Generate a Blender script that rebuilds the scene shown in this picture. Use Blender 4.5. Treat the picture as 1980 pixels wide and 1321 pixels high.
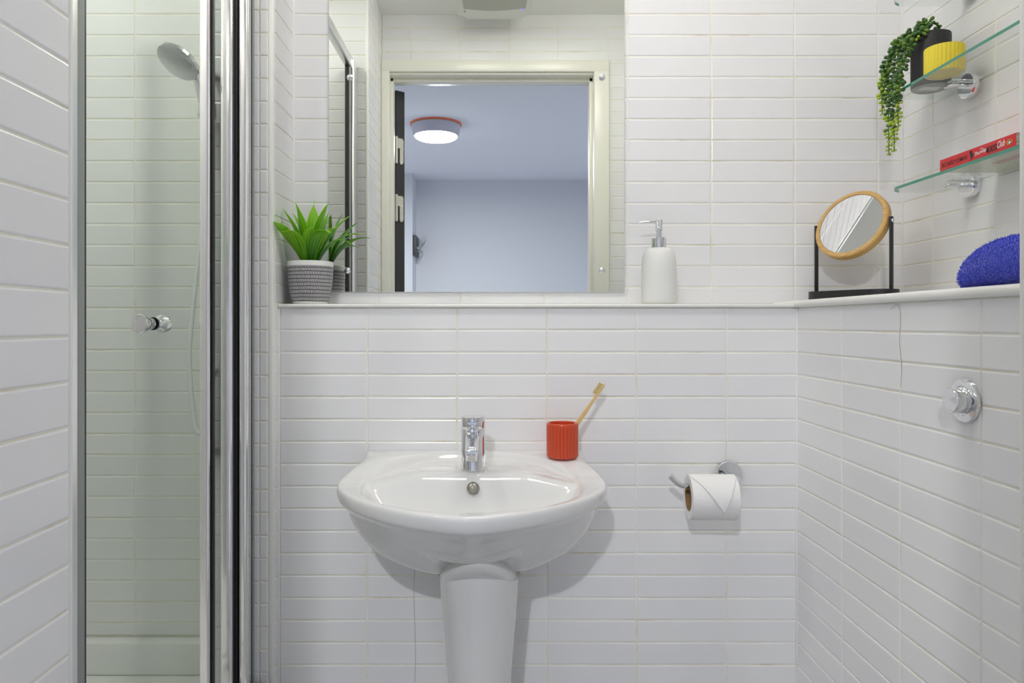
import bpy, bmesh, math, random
from mathutils import Vector, Matrix, noise
random.seed(7)
PI = math.pi
sc = bpy.context.scene
for o in list(bpy.data.objects):
    bpy.data.objects.remove(o)
COL = sc.collection

# ------------------------------------------------------------------ camera, world, lights, exposure
CZ = 1.06                      # eye height; heights below are given relative to it and shifted by CZ
W, H, F = 1980, 1321, 1393.0   # frame and focal length in pixels
PX, PY = 958.0, 626.0          # vanishing point of the room's depth
cam = bpy.data.cameras.new('camera')
cam.sensor_fit = 'HORIZONTAL'
cam.sensor_width = 36.0
cam.lens = F / W * 36.0
cam.shift_x = (W / 2 - PX) / W
cam.shift_y = (PY - H / 2) / W
cam.clip_start = 0.02
camo = bpy.data.objects.new('camera', cam)
COL.objects.link(camo)
camo.location = (0, 0, CZ)
camo.rotation_euler = (PI / 2, 0, 0)
sc.camera = camo

world = bpy.data.worlds.new('world')
sc.world = world
world.use_nodes = True
world.node_tree.nodes['Background'].inputs['Color'].default_value = (0.8, 0.85, 1, 1)
world.node_tree.nodes['Background'].inputs['Strength'].default_value = 0.05

CEIL = 1.269 + CZ


def area(name, loc, size, power, color, rot=(0, 0, 0)):
    l = bpy.data.lights.new(name, 'AREA')
    l.shape = 'DISK'
    l.size = size
    l.energy = power
    l.color = color
    o = bpy.data.objects.new(name, l)
    COL.objects.link(o)
    o.location = loc
    o.rotation_euler = rot
    return o


area('hall_ceiling_lamp', (-0.378, -1.144, CEIL - 0.1045), 0.10, 31.0, (0.95, 0.96, 1.0))

sc.view_settings.view_transform = 'Standard'
sc.view_settings.look = 'None'
sc.view_settings.gamma = 1.0
sc.view_settings.use_curve_mapping = False
sc.view_settings.exposure = 0.22
sc.cycles.use_denoising = True
sc.cycles.max_bounces = 14
sc.cycles.diffuse_bounces = 7
sc.cycles.glossy_bounces = 7
sc.cycles.transparent_max_bounces = 32
sc.cycles.caustics_reflective = False
sc.cycles.caustics_refractive = False
sc.cycles.sample_clamp_indirect = 8.0

# ------------------------------------------------------------------ materials


def mat(name, color, rough=0.5, metal=0.0, coat=0.0, spec=0.5, sheen=0.0, sss=0.0):
    m = bpy.data.materials.new(name)
    m.use_nodes = True
    b = m.node_tree.nodes['Principled BSDF']
    b.inputs['Base Color'].default_value = (*color, 1)
    b.inputs['Roughness'].default_value = rough
    b.inputs['Metallic'].default_value = metal
    b.inputs['Coat Weight'].default_value = coat
    b.inputs['Coat Roughness'].default_value = 0.05
    b.inputs['Specular IOR Level'].default_value = spec
    b.inputs['Sheen Weight'].default_value = sheen
    if sss:
        b.inputs['Subsurface Weight'].default_value = sss
        b.inputs['Subsurface Scale'].default_value = 0.004
    return m


def N(m, t, **kw):
    n = m.node_tree.nodes.new(t)
    for k, v in kw.items():
        if hasattr(n, k):
            setattr(n, k, v)
        else:
            n.inputs[k].default_value = v
    return n


def L(m, a, ao, b, bi):
    m.node_tree.links.new(a.outputs[ao], b.inputs[bi])


def bsdf(m):
    return m.node_tree.nodes['Principled BSDF']


def ramp(m, stops):
    r = N(m, 'ShaderNodeValToRGB')
    e = r.color_ramp.elements
    while len(e) < len(stops):
        e.new(0.5)
    for i, (p, c) in enumerate(stops):
        e[i].position = p
        e[i].color = (*c, 1)
    return r


def bump(m, scale, strength, dist=0.001, detail=2.0, coords='Object'):
    tc = N(m, 'ShaderNodeTexCoord')
    nz = N(m, 'ShaderNodeTexNoise')
    nz.inputs['Scale'].default_value = scale
    nz.inputs['Detail'].default_value = detail
    bp = N(m, 'ShaderNodeBump')
    bp.inputs['Strength'].default_value = strength
    bp.inputs['Distance'].default_value = dist
    L(m, tc, coords, nz, 'Vector')
    L(m, nz, 'Fac', bp, 'Height')
    L(m, bp, 'Normal', bsdf(m), 'Normal')
    return nz


TILE = mat('white_tile', (0.80, 0.80, 0.805), 0.22, spec=0.45)
bump(TILE, 9.0, 0.10, 0.004)
_oi = N(TILE, 'ShaderNodeObjectInfo')
_r = ramp(TILE, [(0, (0.835, 0.835, 0.845)), (1, (0.87, 0.87, 0.868))])
L(TILE, _oi, 'Random', _r, 'Fac')
L(TILE, _r, 'Color', bsdf(TILE), 'Base Color')

GROUT = mat('cream_grout', (0.82, 0.79, 0.66), 0.85, spec=0.2)
_tc = N(GROUT, 'ShaderNodeTexCoord')
_n1 = N(GROUT, 'ShaderNodeTexNoise')
_n1.inputs['Scale'].default_value = 7.0
_n1.inputs['Detail'].default_value = 8.0
_n1.inputs['Roughness'].default_value = 0.7
_r1 = ramp(GROUT, [(0.28, (0.62, 0.55, 0.36)), (0.42, (0.84, 0.81, 0.68)), (0.58, (0.90, 0.89, 0.82))])
L(GROUT, _tc, 'Object', _n1, 'Vector')
L(GROUT, _n1, 'Fac', _r1, 'Fac')
L(GROUT, _r1, 'Color', bsdf(GROUT), 'Base Color')

TRIM = mat('ivory_trim_plastic', (0.86, 0.86, 0.82), 0.3)
SILICONE = mat('white_sealant', (0.86, 0.86, 0.84), 0.4)
CEILP = mat('ceiling_paint', (0.86, 0.86, 0.84), 0.9, spec=0.2)
HALLP = mat('hall_paint', (0.70, 0.715, 0.76), 0.85, spec=0.25)
bump(HALLP, 60, 0.05)
HALLC = mat('hall_ceiling_paint', (0.82, 0.84, 0.90), 0.85, spec=0.25)
GLOSSW = mat('cream_gloss_paint', (0.86, 0.85, 0.77), 0.28)
FLOORM = mat('grey_vinyl_floor', (0.34, 0.34, 0.34), 0.5)
bump(FLOORM, 80, 0.1)
HFLOORM = mat('hall_carpet', (0.52, 0.53, 0.57), 0.95)
bump(HFLOORM, 300, 0.4)
CERAMIC = mat('white_ceramic', (0.76, 0.76, 0.75), 0.08, coat=0.4)
CHROME = mat('chrome', (0.80, 0.81, 0.83), 0.05, 1.0)
SATIN = mat('satin_aluminium', (0.90, 0.90, 0.89), 0.30, 1.0)
POLISHED = mat('polished_stile', (0.93, 0.92, 0.93), 0.14, 1.0)
STEEL = mat('steel_plate', (0.68, 0.68, 0.60), 0.42, 0.6)
BLACK = mat('black_paint', (0.012, 0.012, 0.013), 0.45)
SEAL = mat('black_rubber', (0.018, 0.016, 0.018), 0.5)
GREYSEAL = mat('grey_seal', (0.30, 0.33, 0.31), 0.5)
bump(GREYSEAL, 120, 0.4)
DOORBLK = mat('charcoal_door', (0.035, 0.037, 0.038), 0.45)
MIRROR = mat('silvered_glass', (0.90, 0.925, 0.885), 0.0, 1.0)
MEDGE = mat('mirror_edge', (0.72, 0.78, 0.78), 0.15, 0.3)
CLEARMIRROR = mat('small_mirror_glass', (0.96, 0.96, 0.97), 0.0, 1.0)
MATTEWHITE = mat('matt_white_ceramic', (0.83, 0.83, 0.80), 0.6, spec=0.35)
RED = mat('red_glaze', (0.62, 0.062, 0.014), 0.28, coat=0.2)
YELLOW = mat('yellow_ceramic', (0.85, 0.70, 0.045), 0.55)
bump(YELLOW, 400, 0.12)
YBASE = mat('yellow_unglazed', (0.80, 0.72, 0.22), 0.7)
PBLACK = mat('matt_black_pot', (0.022, 0.022, 0.025), 0.55)
PGREY = mat('pot_foot_grey', (0.42, 0.43, 0.43), 0.7)
PAPER = mat('white_paper', (0.86, 0.855, 0.84), 0.9, spec=0.1)
bump(PAPER, 220, 0.25)
CARD = mat('brown_card', (0.30, 0.19, 0.09), 0.9)
BLUE = mat('blue_terry', (0.07, 0.10, 0.72), 0.95, sheen=0.5, spec=0.1)
bump(BLUE, 260, 0.9, 0.004, 4.0)
LEDM = mat('white_plastic', (0.80, 0.80, 0.74), 0.35)
FANPANEL = mat('grey_green_plastic', (0.46, 0.47, 0.40), 0.3)
INKB = mat('black_ink', (0.015, 0.012, 0.012), 0.5)
INKW = mat('white_ink', (0.85, 0.83, 0.80), 0.5)
INKO = mat('orange_ink', (0.80, 0.33, 0.03), 0.5)
INKGREY = mat('grey_blue_print', (0.36, 0.38, 0.58), 0.4)
BOOKRED = mat('red_book_cover', (0.66, 0.017, 0.022), 0.38)
PAGES = mat('book_pages', (0.66, 0.58, 0.42), 0.9)
_tc = N(PAGES, 'ShaderNodeTexCoord')
_mp = N(PAGES, 'ShaderNodeMapping')
_mp.inputs['Scale'].default_value = (3, 3, 900)
_nz = N(PAGES, 'ShaderNodeTexNoise')
_nz.inputs['Scale'].default_value = 1.0
_rr = ramp(PAGES, [(0.35, (0.42, 0.34, 0.22)), (0.6, (0.76, 0.70, 0.56))])
L(PAGES, _tc, 'Object', _mp, 'Vector')
L(PAGES, _mp, 'Vector', _nz, 'Vector')
L(PAGES, _nz, 'Fac', _rr, 'Fac')
L(PAGES, _rr, 'Color', bsdf(PAGES), 'Base Color')

SOIL = mat('dark_soil', (0.03, 0.022, 0.014), 0.95)
BAMBOO = mat('bamboo', (0.60, 0.36, 0.11), 0.42)
_tc = N(BAMBOO, 'ShaderNodeTexCoord')
_mp = N(BAMBOO, 'ShaderNodeMapping')
_mp.inputs['Scale'].default_value = (12, 160, 160)
_nz = N(BAMBOO, 'ShaderNodeTexNoise')
_nz.inputs['Detail'].default_value = 4
_rr = ramp(BAMBOO, [(0.30, (0.46, 0.25, 0.07)), (0.55, (0.64, 0.40, 0.14)), (0.8, (0.72, 0.48, 0.19))])
L(BAMBOO, _tc, 'Object', _mp, 'Vector')
L(BAMBOO, _mp, 'Vector', _nz, 'Vector')
L(BAMBOO, _nz, 'Fac', _rr, 'Fac')
L(BAMBOO, _rr, 'Color', bsdf(BAMBOO), 'Base Color')
BRUSHWOOD = mat('toothbrush_bamboo', (0.68, 0.48, 0.20), 0.5)
BRISTLE = mat('bristle', (0.70, 0.56, 0.24), 0.8)

LEAF = mat('leaf_green', (0.16, 0.42, 0.02), 0.38, sss=0.0)
_tc = N(LEAF, 'ShaderNodeTexCoord')
_sep = N(LEAF, 'ShaderNodeSeparateXYZ')
_wv = N(LEAF, 'ShaderNodeMath', operation='SINE')
_ml = N(LEAF, 'ShaderNodeMath', operation='MULTIPLY')
_ml.inputs[1].default_value = 26.0
_mix = N(LEAF, 'ShaderNodeMath', operation='MULTIPLY_ADD')
_mix.inputs[1].default_value = 0.10
_gr = ramp(LEAF, [(0.0, (0.025, 0.16, 0.004)), (0.28, (0.13, 0.47, 0.008)), (0.65, (0.36, 0.74, 0.02)), (1, (0.52, 0.85, 0.09))])
L(LEAF, _tc, 'UV', _sep, 'Vector')
L(LEAF, _sep, 'X', _ml, 0)
L(LEAF, _ml, 0, _wv, 0)
L(LEAF, _wv, 0, _mix, 0)
L(LEAF, _sep, 'Y', _mix, 2)
_lo = N(LEAF, 'ShaderNodeObjectInfo')
_lm = N(LEAF, 'ShaderNodeMath', operation='MULTIPLY_ADD')
_lm.inputs[1].default_value = 0.34
_la = N(LEAF, 'ShaderNodeMath', operation='ADD')
_la.inputs[1].default_value = -0.17
L(LEAF, _lo, 'Random', _lm, 0)
L(LEAF, _mix, 0, _lm, 2)
L(LEAF, _lm, 0, _la, 0)
L(LEAF, _la, 0, _gr, 'Fac')
L(LEAF, _gr, 'Color', bsdf(LEAF), 'Base Color')
_tl = N(LEAF, 'ShaderNodeBsdfTranslucent')
_ms = N(LEAF, 'ShaderNodeMixShader')
_ms.inputs['Fac'].default_value = 0.30
L(LEAF, _gr, 'Color', _tl, 'Color')
L(LEAF, bsdf(LEAF), 'BSDF', _ms, 1)
L(LEAF, _tl, 'BSDF', _ms, 2)
L(LEAF, _ms, 'Shader', LEAF.node_tree.nodes['Material Output'], 'Surface')

BEAD1 = mat('dark_bead_leaf', (0.040, 0.115, 0.018), 0.4)
BEAD2 = mat('mid_bead_leaf', (0.11, 0.22, 0.022), 0.4)
BEAD3 = mat('lime_bead_leaf', (0.36, 0.50, 0.035), 0.4)
STEM = mat('green_stem', (0.07, 0.13, 0.02), 0.5)


def glass(name, tint, rough=0.0, ior=1.5, reflect=1.0):
    """thin sheet of glass: tinted straight transmission, Fresnel reflection"""
    m = bpy.data.materials.new(name)
    m.use_nodes = True
    nt = m.node_tree
    nt.nodes.remove(nt.nodes['Principled BSDF'])
    t = N(m, 'ShaderNodeBsdfTransparent')
    t.inputs['Color'].default_value = (*tint, 1)
    g = N(m, 'ShaderNodeBsdfGlossy')
    g.inputs['Roughness'].default_value = rough
    fr = N(m, 'ShaderNodeFresnel')
    fr.inputs['IOR'].default_value = ior
    ge = N(m, 'ShaderNodeNewGeometry')
    io = N(m, 'ShaderNodeMath', operation='MULTIPLY_ADD')     # same reflectance from both sides of each face
    io.inputs[1].default_value = 1 / ior - ior
    io.inputs[2].default_value = ior
    L(m, ge, 'Backfacing', io, 0)
    L(m, io, 0, fr, 'IOR')
    k = N(m, 'ShaderNodeMath', operation='MULTIPLY')
    k.inputs[1].default_value = reflect
    ms = N(m, 'ShaderNodeMixShader')
    L(m, fr, 'Fac', k, 0)
    L(m, k, 0, ms, 'Fac')
    L(m, t, 'BSDF', ms, 1)
    L(m, g, 'BSDF', ms, 2)
    L(m, ms, 'Shader', nt.nodes['Material Output'], 'Surface')
    return m


SHGLASS = glass('shower_glass', (0.974, 0.990, 0.977), reflect=0.35)
SHELFGLASS = glass('shelf_glass', (0.965, 0.985, 0.974), reflect=0.6)
GEDGE = mat('green_glass_edge', (0.035, 0.26, 0.17), 0.12, coat=0.5)
DEDGE = mat('dark_glass_edge', (0.05, 0.10, 0.085), 0.2)


def emit(name, color, s):
    m = bpy.data.materials.new(name)
    m.use_nodes = True
    b = bsdf(m)
    b.inputs['Base Color'].default_value = (*color, 1)
    b.inputs['Emission Color'].default_value = (*color, 1)
    b.inputs['Emission Strength'].default_value = s
    return m


LAMPW = emit('lit_diffuser', (0.95, 0.96, 1.0), 20.0)
BATHFILL = emit('bathroom_fill_diffuser', (1.0, 0.975, 0.935), 12.0)  # glow of the two added bathroom ceiling lights
SHOWERFILL = emit('shower_fill_lens', (1.0, 0.98, 0.93), 205.0)  # strong glow of the added downlight over the shower
LEDBLUE = emit('blue_indicator', (0.15, 0.13, 1.0), 1.6)
LAMPRIM = mat('lamp_rim_plastic', (0.62, 0.62, 0.72), 0.25)
ORANGE = mat('orange_lamp_base', (0.85, 0.22, 0.10), 0.5)

# patterned pot: painted dashes in rows, laid out round the pot's axis
POT = mat('white_pot_black_dashes', (0.8, 0.8, 0.8), 0.4)
_tc = N(POT, 'ShaderNodeTexCoord')
_sp = N(POT, 'ShaderNodeSeparateXYZ')
_at = N(POT, 'ShaderNodeMath', operation='ARCTAN2')
_mu = N(POT, 'ShaderNodeMath', operation='MULTIPLY')
_mu.inputs[1].default_value = 0.052
_cb = N(POT, 'ShaderNodeCombineXYZ')
_wn = N(POT, 'ShaderNodeTexNoise')
_wn.inputs['Scale'].default_value = 55
_wm = N(POT, 'ShaderNodeVectorMath', operation='MULTIPLY_ADD')
_wm.inputs[1].default_value = (0.0022, 0.0022, 0.0022)
_bk = N(POT, 'ShaderNodeTexBrick')
_bk.offset = 0.37
_bk.inputs['Color1'].default_value = (0.80, 0.79, 0.80, 1)
_bk.inputs['Color2'].default_value = (0.72, 0.70, 0.74, 1)
_bk.inputs['Mortar'].default_value = (0.012, 0.012, 0.014, 1)
_bk.inputs['Scale'].default_value = 1.0
_bk.inputs['Mortar Size'].default_value = 0.00078
_bk.inputs['Mortar Smooth'].default_value = 0.1
_bk.inputs['Brick Width'].default_value = 0.0029
_bk.inputs['Row Height'].default_value = 0.0083
_g1 = N(POT, 'ShaderNodeMath', operation='GREATER_THAN')
_g1.inputs[1].default_value = 0.0865
_g2 = N(POT, 'ShaderNodeMath', operation='LESS_THAN')
_g2.inputs[1].default_value = 0.006
_gm = N(POT, 'ShaderNodeMath', operation='MAXIMUM')
_mx = N(POT, 'ShaderNodeMix', data_type='RGBA')
_mx.inputs['B'].default_value = (0.84, 0.84, 0.82, 1)
L(POT, _tc, 'Object', _sp, 'Vector')
L(POT, _sp, 'Y', _at, 0)
L(POT, _sp, 'X', _at, 1)
L(POT, _at, 0, _mu, 0)
L(POT, _mu, 0, _cb, 'X')
L(POT, _sp, 'Z', _cb, 'Y')
L(POT, _tc, 'Object', _wn, 'Vector')
L(POT, _wn, 'Color', _wm, 0)
L(POT, _cb, 'Vector', _wm, 2)
L(POT, _wm, 'Vector', _bk, 'Vector')
L(POT, _sp, 'Z', _g1, 0)
L(POT, _sp, 'Z', _g2, 0)
L(POT, _g1, 0, _gm, 0)
L(POT, _g2, 0, _gm, 1)
L(POT, _gm, 0, _mx, 'Factor')
L(POT, _bk, 'Color', _mx, 'A')
L(POT, _mx, 'Result', bsdf(POT), 'Base Color')

# ------------------------------------------------------------------ mesh helpers


def V(x, y, z):
    return Vector((x, y, z + CZ))


def props(o, label=None, cat=None, group=None, kind=None):
    if label:
        o['label'] = label
    if cat:
        o['category'] = cat
    if group:
        o['group'] = group
    if kind:
        o['kind'] = kind
    return o


def empty(name, loc, label, cat, group=None, kind=None, rot=(0, 0, 0)):
    o = bpy.data.objects.new(name, None)
    o.empty_display_size = 0.02
    COL.objects.link(o)
    o.location = loc
    o.rotation_euler = rot
    return props(o, label, cat, group, kind)


def obj(name, bm, mats, parent=None, loc=None, rot=None, smooth=True, angle=40):
    me = bpy.data.meshes.new(name)
    bm.normal_update()
    bm.to_mesh(me)
    bm.free()
    for m in (mats if isinstance(mats, (list, tuple)) else [mats]):
        me.materials.append(m)
    if smooth:
        me.shade_smooth()
        me.set_sharp_from_angle(angle=math.radians(angle))
    o = bpy.data.objects.new(name, me)
    COL.objects.link(o)
    if parent:
        o.parent = parent
    if loc is not None:
        o.location = loc
    if rot is not None:
        o.rotation_euler = rot
    return o


def B():
    return bmesh.new()


def box(bm, x0, x1, y0, y1, z0, z1, bev=0.0, seg=2, mi=0, edges=None):
    r = bmesh.ops.create_cube(bm, size=1.0)
    vs = r['verts']
    for v in vs:
        v.co = Vector((x0 + (v.co.x + .5) * (x1 - x0), y0 + (v.co.y + .5) * (y1 - y0), z0 + (v.co.z + .5) * (z1 - z0)))
    fs = set(f for v in vs for f in v.link_faces)
    for f in fs:
        f.material_index = mi
    if bev > 0:
        es = list(set(e for v in vs for e in v.link_edges))
        if edges:
            es = [e for e in es if edges(e)]
        rr = bmesh.ops.bevel(bm, geom=es, offset=bev, segments=seg, affect='EDGES', profile=0.5, material=mi)
    return bm


def lathe(bm, prof, n=48, mi=0, ribs=0, rib_amp=0.0, axis=None, close=False):
    """profile [(r,z[,rib])] turned round local z; axis = Matrix to place it"""
    rings = []
    for p in prof:
        r, z = p[0], p[1]
        k = p[2] if len(p) > 2 else 0
        ring = []
        for i in range(n):
            a = 2 * PI * i / n
            rr = r
            if ribs and k:
                rr = r - k * rib_amp * (1 - abs(math.cos(a * ribs / 2)) ** 0.7)
            co = Vector((rr * math.cos(a), rr * math.sin(a), z))
            if axis is not None:
                co = axis @ co
            ring.append(bm.verts.new(co))
        rings.append(ring)
    for a, b in zip(rings, rings[1:]):
        for i in range(n):
            f = bm.faces.new((a[i], a[(i + 1) % n], b[(i + 1) % n], b[i]))
            f.material_index = mi
    if prof[0][0] > 1e-6:
        f = bm.faces.new(list(reversed(rings[0])))
        f.material_index = mi
    if prof[-1][0] > 1e-6:
        f = bm.faces.new(rings[-1])
        f.material_index = mi
    return bm


def frame_to(direction, origin=(0, 0, 0)):
    d = Vector(direction).normalized()
    q = d.to_track_quat('Z', 'Y')
    return Matrix.Translation(origin) @ q.to_matrix().to_4x4()


def cyl(bm, p0, p1, r, n=24, mi=0, bev=0.0):
    p0, p1 = Vector(p0), Vector(p1)
    h = (p1 - p0).length
    prof = [(r, 0), (r, h)] if bev <= 0 else [(r - bev, 0), (r - bev * .3, bev * .3), (r, bev), (r, h - bev), (r - bev * .3, h - bev * .3), (r - bev, h)]
    return lathe(bm, prof, n, mi, axis=frame_to(p1 - p0, p0))


def catmull(pts, k=8):
    pts = [Vector(p) for p in pts]
    P = [pts[0] * 2 - pts[1]] + pts + [pts[-1] * 2 - pts[-2]]
    out = []
    for i in range(1, len(P) - 2):
        for j in range(k):
            t = j / k
            a, b, c, d = P[i - 1], P[i], P[i + 1], P[i + 2]
            out.append(0.5 * ((2 * b) + (c - a) * t + (2 * a - 5 * b + 4 * c - d) * t * t + (3 * b - a - 3 * c + d) * t ** 3))
    out.append(pts[-1])
    return out


def tube(bm, pts, r, n=10, mi=0):
    pts = [Vector(p) for p in pts]
    rings = []
    up = None
    for i, p in enumerate(pts):
        t = (pts[min(i + 1, len(pts) - 1)] - pts[max(i - 1, 0)]).normalized()
        if up is None:
            up = Vector((0, 0, 1)) if abs(t.z) < 0.9 else Vector((1, 0, 0))
        s = t.cross(up).normalized()
        up = s.cross(t).normalized()
        rr = r[i] if isinstance(r, (list, tuple)) else r
        rings.append([bm.verts.new(p + rr * (math.cos(2 * PI * j / n) * s + math.sin(2 * PI * j / n) * up)) for j in range(n)])
    for a, b in zip(rings, rings[1:]):
        for j in range(n):
            bm.faces.new((a[j], a[(j + 1) % n], b[(j + 1) % n], b[j])).material_index = mi
    bm.faces.new(list(reversed(rings[0]))).material_index = mi
    bm.faces.new(rings[-1]).material_index = mi
    return bm


def prism(bm, outline, z0, z1, mi=0, side_mi=None, M=None):
    """extrude a counter-clockwise xy outline from z0 to z1"""
    T = M or Matrix.Identity(4)
    a = [bm.verts.new(T @ Vector((x, y, z0))) for x, y in outline]
    b = [bm.verts.new(T @ Vector((x, y, z1))) for x, y in outline]
    n = len(outline)
    bm.faces.new(list(reversed(a))).material_index = mi
    bm.faces.new(b).material_index = mi
    for i in range(n):
        bm.faces.new((a[i], a[(i + 1) % n], b[(i + 1) % n], b[i])).material_index = mi if side_mi is None else side_mi
    return bm


def rrect(w, h, r, k=6, cx=0, cy=0):
    out = []
    for sx, sy, a0 in ((1, 1, 0), (-1, 1, PI / 2), (-1, -1, PI), (1, -1, 1.5 * PI)):
        for i in range(k + 1):
            a = a0 + i / k * PI / 2
            out.append((cx + sx * (w / 2 - r) + r * math.cos(a), cy + sy * (h / 2 - r) + r * math.sin(a)))
    return out


# ------------------------------------------------------------------ the room: tiled walls
GAP = 0.0026          # joint width
DEEP = 0.0013         # how far the grout lies behind the tile face
_tiles = {}


def tile_mesh(w, h):
    key = (round(w, 4), round(h, 4))
    if key in _tiles:
        return _tiles[key]
    bm = B()
    rings = []
    for ins, z in ((0, -0.005), (0, -0.0016), (0.0006, -0.0005), (0.0022, 0.0)):
        x, y = w / 2 - ins, h / 2 - ins
        rings.append([bm.verts.new((sx * x, sy * y, z)) for sx, sy in ((-1, -1), (1, -1), (1, 1), (-1, 1))])
    for a, b in zip(rings, rings[1:]):
        for i in range(4):
            bm.faces.new((a[i], a[(i + 1) % 4], b[(i + 1) % 4], b[i]))
    bm.faces.new(rings[-1])
    me = bpy.data.meshes.new('tile')
    bm.normal_update()
    bm.to_mesh(me)
    bm.free()
    me.materials.append(TILE)
    me.shade_flat()
    _tiles[key] = me
    return me


def lay(parent, origin, u, n, us, zs, skip=None):
    """lay tiles between the joint lines us (along u) and zs (height) on the plane through origin with normal n"""
    u, n = Vector(u), Vector(n)
    up = Vector((0, 0, 1))
    o0 = Vector(origin)
    base = Matrix((u, up, n)).transposed()
    for a, b in zip(us, us[1:]):
        for c, d in zip(zs, zs[1:]):
            w, h = b - a - GAP, d - c - GAP
            if w < 0.004 or h < 0.004:
                continue
            if skip and skip((a + b) / 2, (c + d) / 2):
                continue
            t = bpy.data.objects.new('tile', tile_mesh(w, h))
            COL.objects.link(t)
            t.parent = parent
            g = random.gauss
            rot = Matrix.Rotation(g(0, 0.0011), 3, 'X') @ Matrix.Rotation(g(0, 0.0007), 3, 'Y') @ Matrix.Rotation(g(0, 0.0006), 3, 'Z')
            p = o0 + u * ((a + b) / 2) + n * random.uniform(-0.0002, 0.0002)
            p.z = (c + d) / 2 + CZ
            t.matrix_local = Matrix.Translation(p) @ (base @ rot).to_4x4()


def lines(first, pitch, lo, hi):
    """joint lines first + k*pitch inside (lo,hi), with both ends"""
    k = math.ceil((lo + 0.004 - first) / pitch)
    out = [lo]
    while first + k * pitch < hi - 0.004:
        out.append(first + k * pitch)
        k += 1
    return out + [hi]


def slab(name, dims, label, m=GROUT, kind='structure', cat='wall'):
    o = obj(name, box(B(), *dims), m, smooth=False)
    return props(o, label, cat, kind=kind)


FL, CE = -1.06, 1.269
ROWL, PL = -0.014, 0.04984      # lower rows
ROWU, PU = 0.0875, 0.05025      # upper rows
YL, YU, YB = 1.607, 1.724, 1.571
XR, XRU, XL, XB = 0.673, 0.975, -0.467, -0.484


def zz(z):
    return z + CZ


w = slab('wall_back', (XB - 0.01, XR + 0.01, YL + DEEP, YU, zz(FL), zz(0.0355)), 'white tiled lower wall behind the washbasin')
lay(w, (0, YL, 0), (1, 0, 0), (0, -1, 0), [-0.481] + lines(-0.286, 0.2004, -0.4809, XR)[1:], lines(ROWL, PL, FL, 0.0355))
w = slab('wall_back_upper', (XB - 0.01, XRU + 0.06, YU + DEEP, YU + 0.08, zz(FL), zz(CE)), 'white tiled upper wall carrying the large mirror')
lay(w, (0, YU, 0), (1, 0, 0), (0, -1, 0), lines(0.3165, 0.1996, XB, XRU), lines(ROWU, PU, 0.046, CE))
w = slab('wall_right_lower', (XR + DEEP, XRU, 0.80, YU, zz(FL), zz(0.0355)), 'white tiled boxed-in lower wall with the flush button')
lay(w, (XR, 0, 0), (0, -1, 0), (-1, 0, 0), sorted([-YL + 0.0005, -1.399, -1.198, -0.998, -0.8235]), lines(ROWL, PL, FL, 0.0355))
w = slab('wall_right_upper', (XRU + DEEP, XRU + 0.06, 0.45, YU, zz(FL), zz(CE)), 'white tiled wall carrying the glass shelves')
lay(w, (XRU, 0, 0), (0, -1, 0), (-1, 0, 0), [-YU, -1.605, -1.4045, -1.204, -1.0035, -0.8235], lines(ROWU, PU, 0.054, CE))
w = slab('wall_left_return', (-0.645 + DEEP, XB - DEEP, YB + DEEP, YU + 0.06, zz(FL), zz(CE)), 'narrow tiled pier between the shower and the mirror wall')
lay(w, (0, YB, 0), (1, 0, 0), (0, -1, 0), [-0.645, -0.5154, -0.4955], lines(ROWL, PL, FL, CE))
lay(w, (XB, 0, 0), (0, 1, 0), (1, 0, 0), [YB + 0.011, YL - 0.0005], lines(ROWL, PL, FL, 0.034))
lay(w, (XB, 0, 0), (0, 1, 0), (1, 0, 0), [YB + 0.011, YU - 0.0005], lines(ROWU - 0.0005, PU, 0.046, CE))
w = slab('wall_shower_back', (-1.34, -0.640, YU + DEEP, YU + 0.06, zz(FL), zz(CE)), 'white tiled back wall inside the shower')
lay(w, (0, YU, 0), (1, 0, 0), (0, -1, 0), [-1.279, -1.0621, -0.8625, -0.646], lines(ROWU, PU, -0.7475, CE))
w = slab('wall_shower_side', (-1.34, -1.28 - DEEP, 0.70, YU + 0.06, zz(FL), zz(CE)), 'white tiled side wall inside the shower')
lay(w, (-1.28, 0, 0), (0, 1, 0), (1, 0, 0), lines(0.98, 0.2, 0.797, YU), lines(ROWU, PU, -0.7475, CE))
YW = 0.797
w = slab('wall_left', (-1.34, XL - DEEP, 0.33, YW - DEEP, zz(FL), zz(CE)), 'white tiled wall between the doorway and the shower')
lay(w, (XL, 0, 0), (0, 1, 0), (1, 0, 0), [0.479, 0.590, YW - 0.006], lines(ROWL, PL, FL, CE))
lay(w, (0, YW, 0), (-1, 0, 0), (0, 1, 0), [0.473, 0.68, 0.88, 1.08, 1.28], lines(ROWL, PL, -0.7475, CE))
YD = 0.479
w = empty('wall_front', (0, 0, 0), 'white tiled wall round the doorway', 'wall', kind='structure')
bm = B()
box(bm, -0.468, -0.440, 0.35, YD - DEEP, zz(FL), zz(CE))
box(bm, 0.408, 1.0, 0.35, YD - DEEP, zz(FL), zz(CE))
box(bm, -0.440, 0.408, 0.35, YD - DEEP, zz(1.030), zz(CE))
obj('grout_bed', bm, GROUT, w, smooth=False)
lay(w, (0, YD, 0), (-1, 0, 0), (0, 1, 0), sorted([-XRU, -0.6585, -0.458, -0.257, -0.056, 0.1486, 0.348, 0.467]), lines(1.216, 0.0497, 1.078, CE))
lay(w, (0, YD, 0), (-1, 0, 0), (0, 1, 0), [-0.66, -0.466], lines(1.216, 0.0497, FL, 1.078))
w = slab('wall_right_near', (0.60 + DEEP, 1.0, 0.45, 0.8235 - DEEP, zz(FL), zz(CE)), 'white pier at the right edge of the view', m=TRIM)
slab('floor', (-1.40, 1.10, 0.36, 1.82, zz(FL) - 0.05, zz(FL)), 'grey bathroom floor', m=FLOORM, cat='floor')
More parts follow.
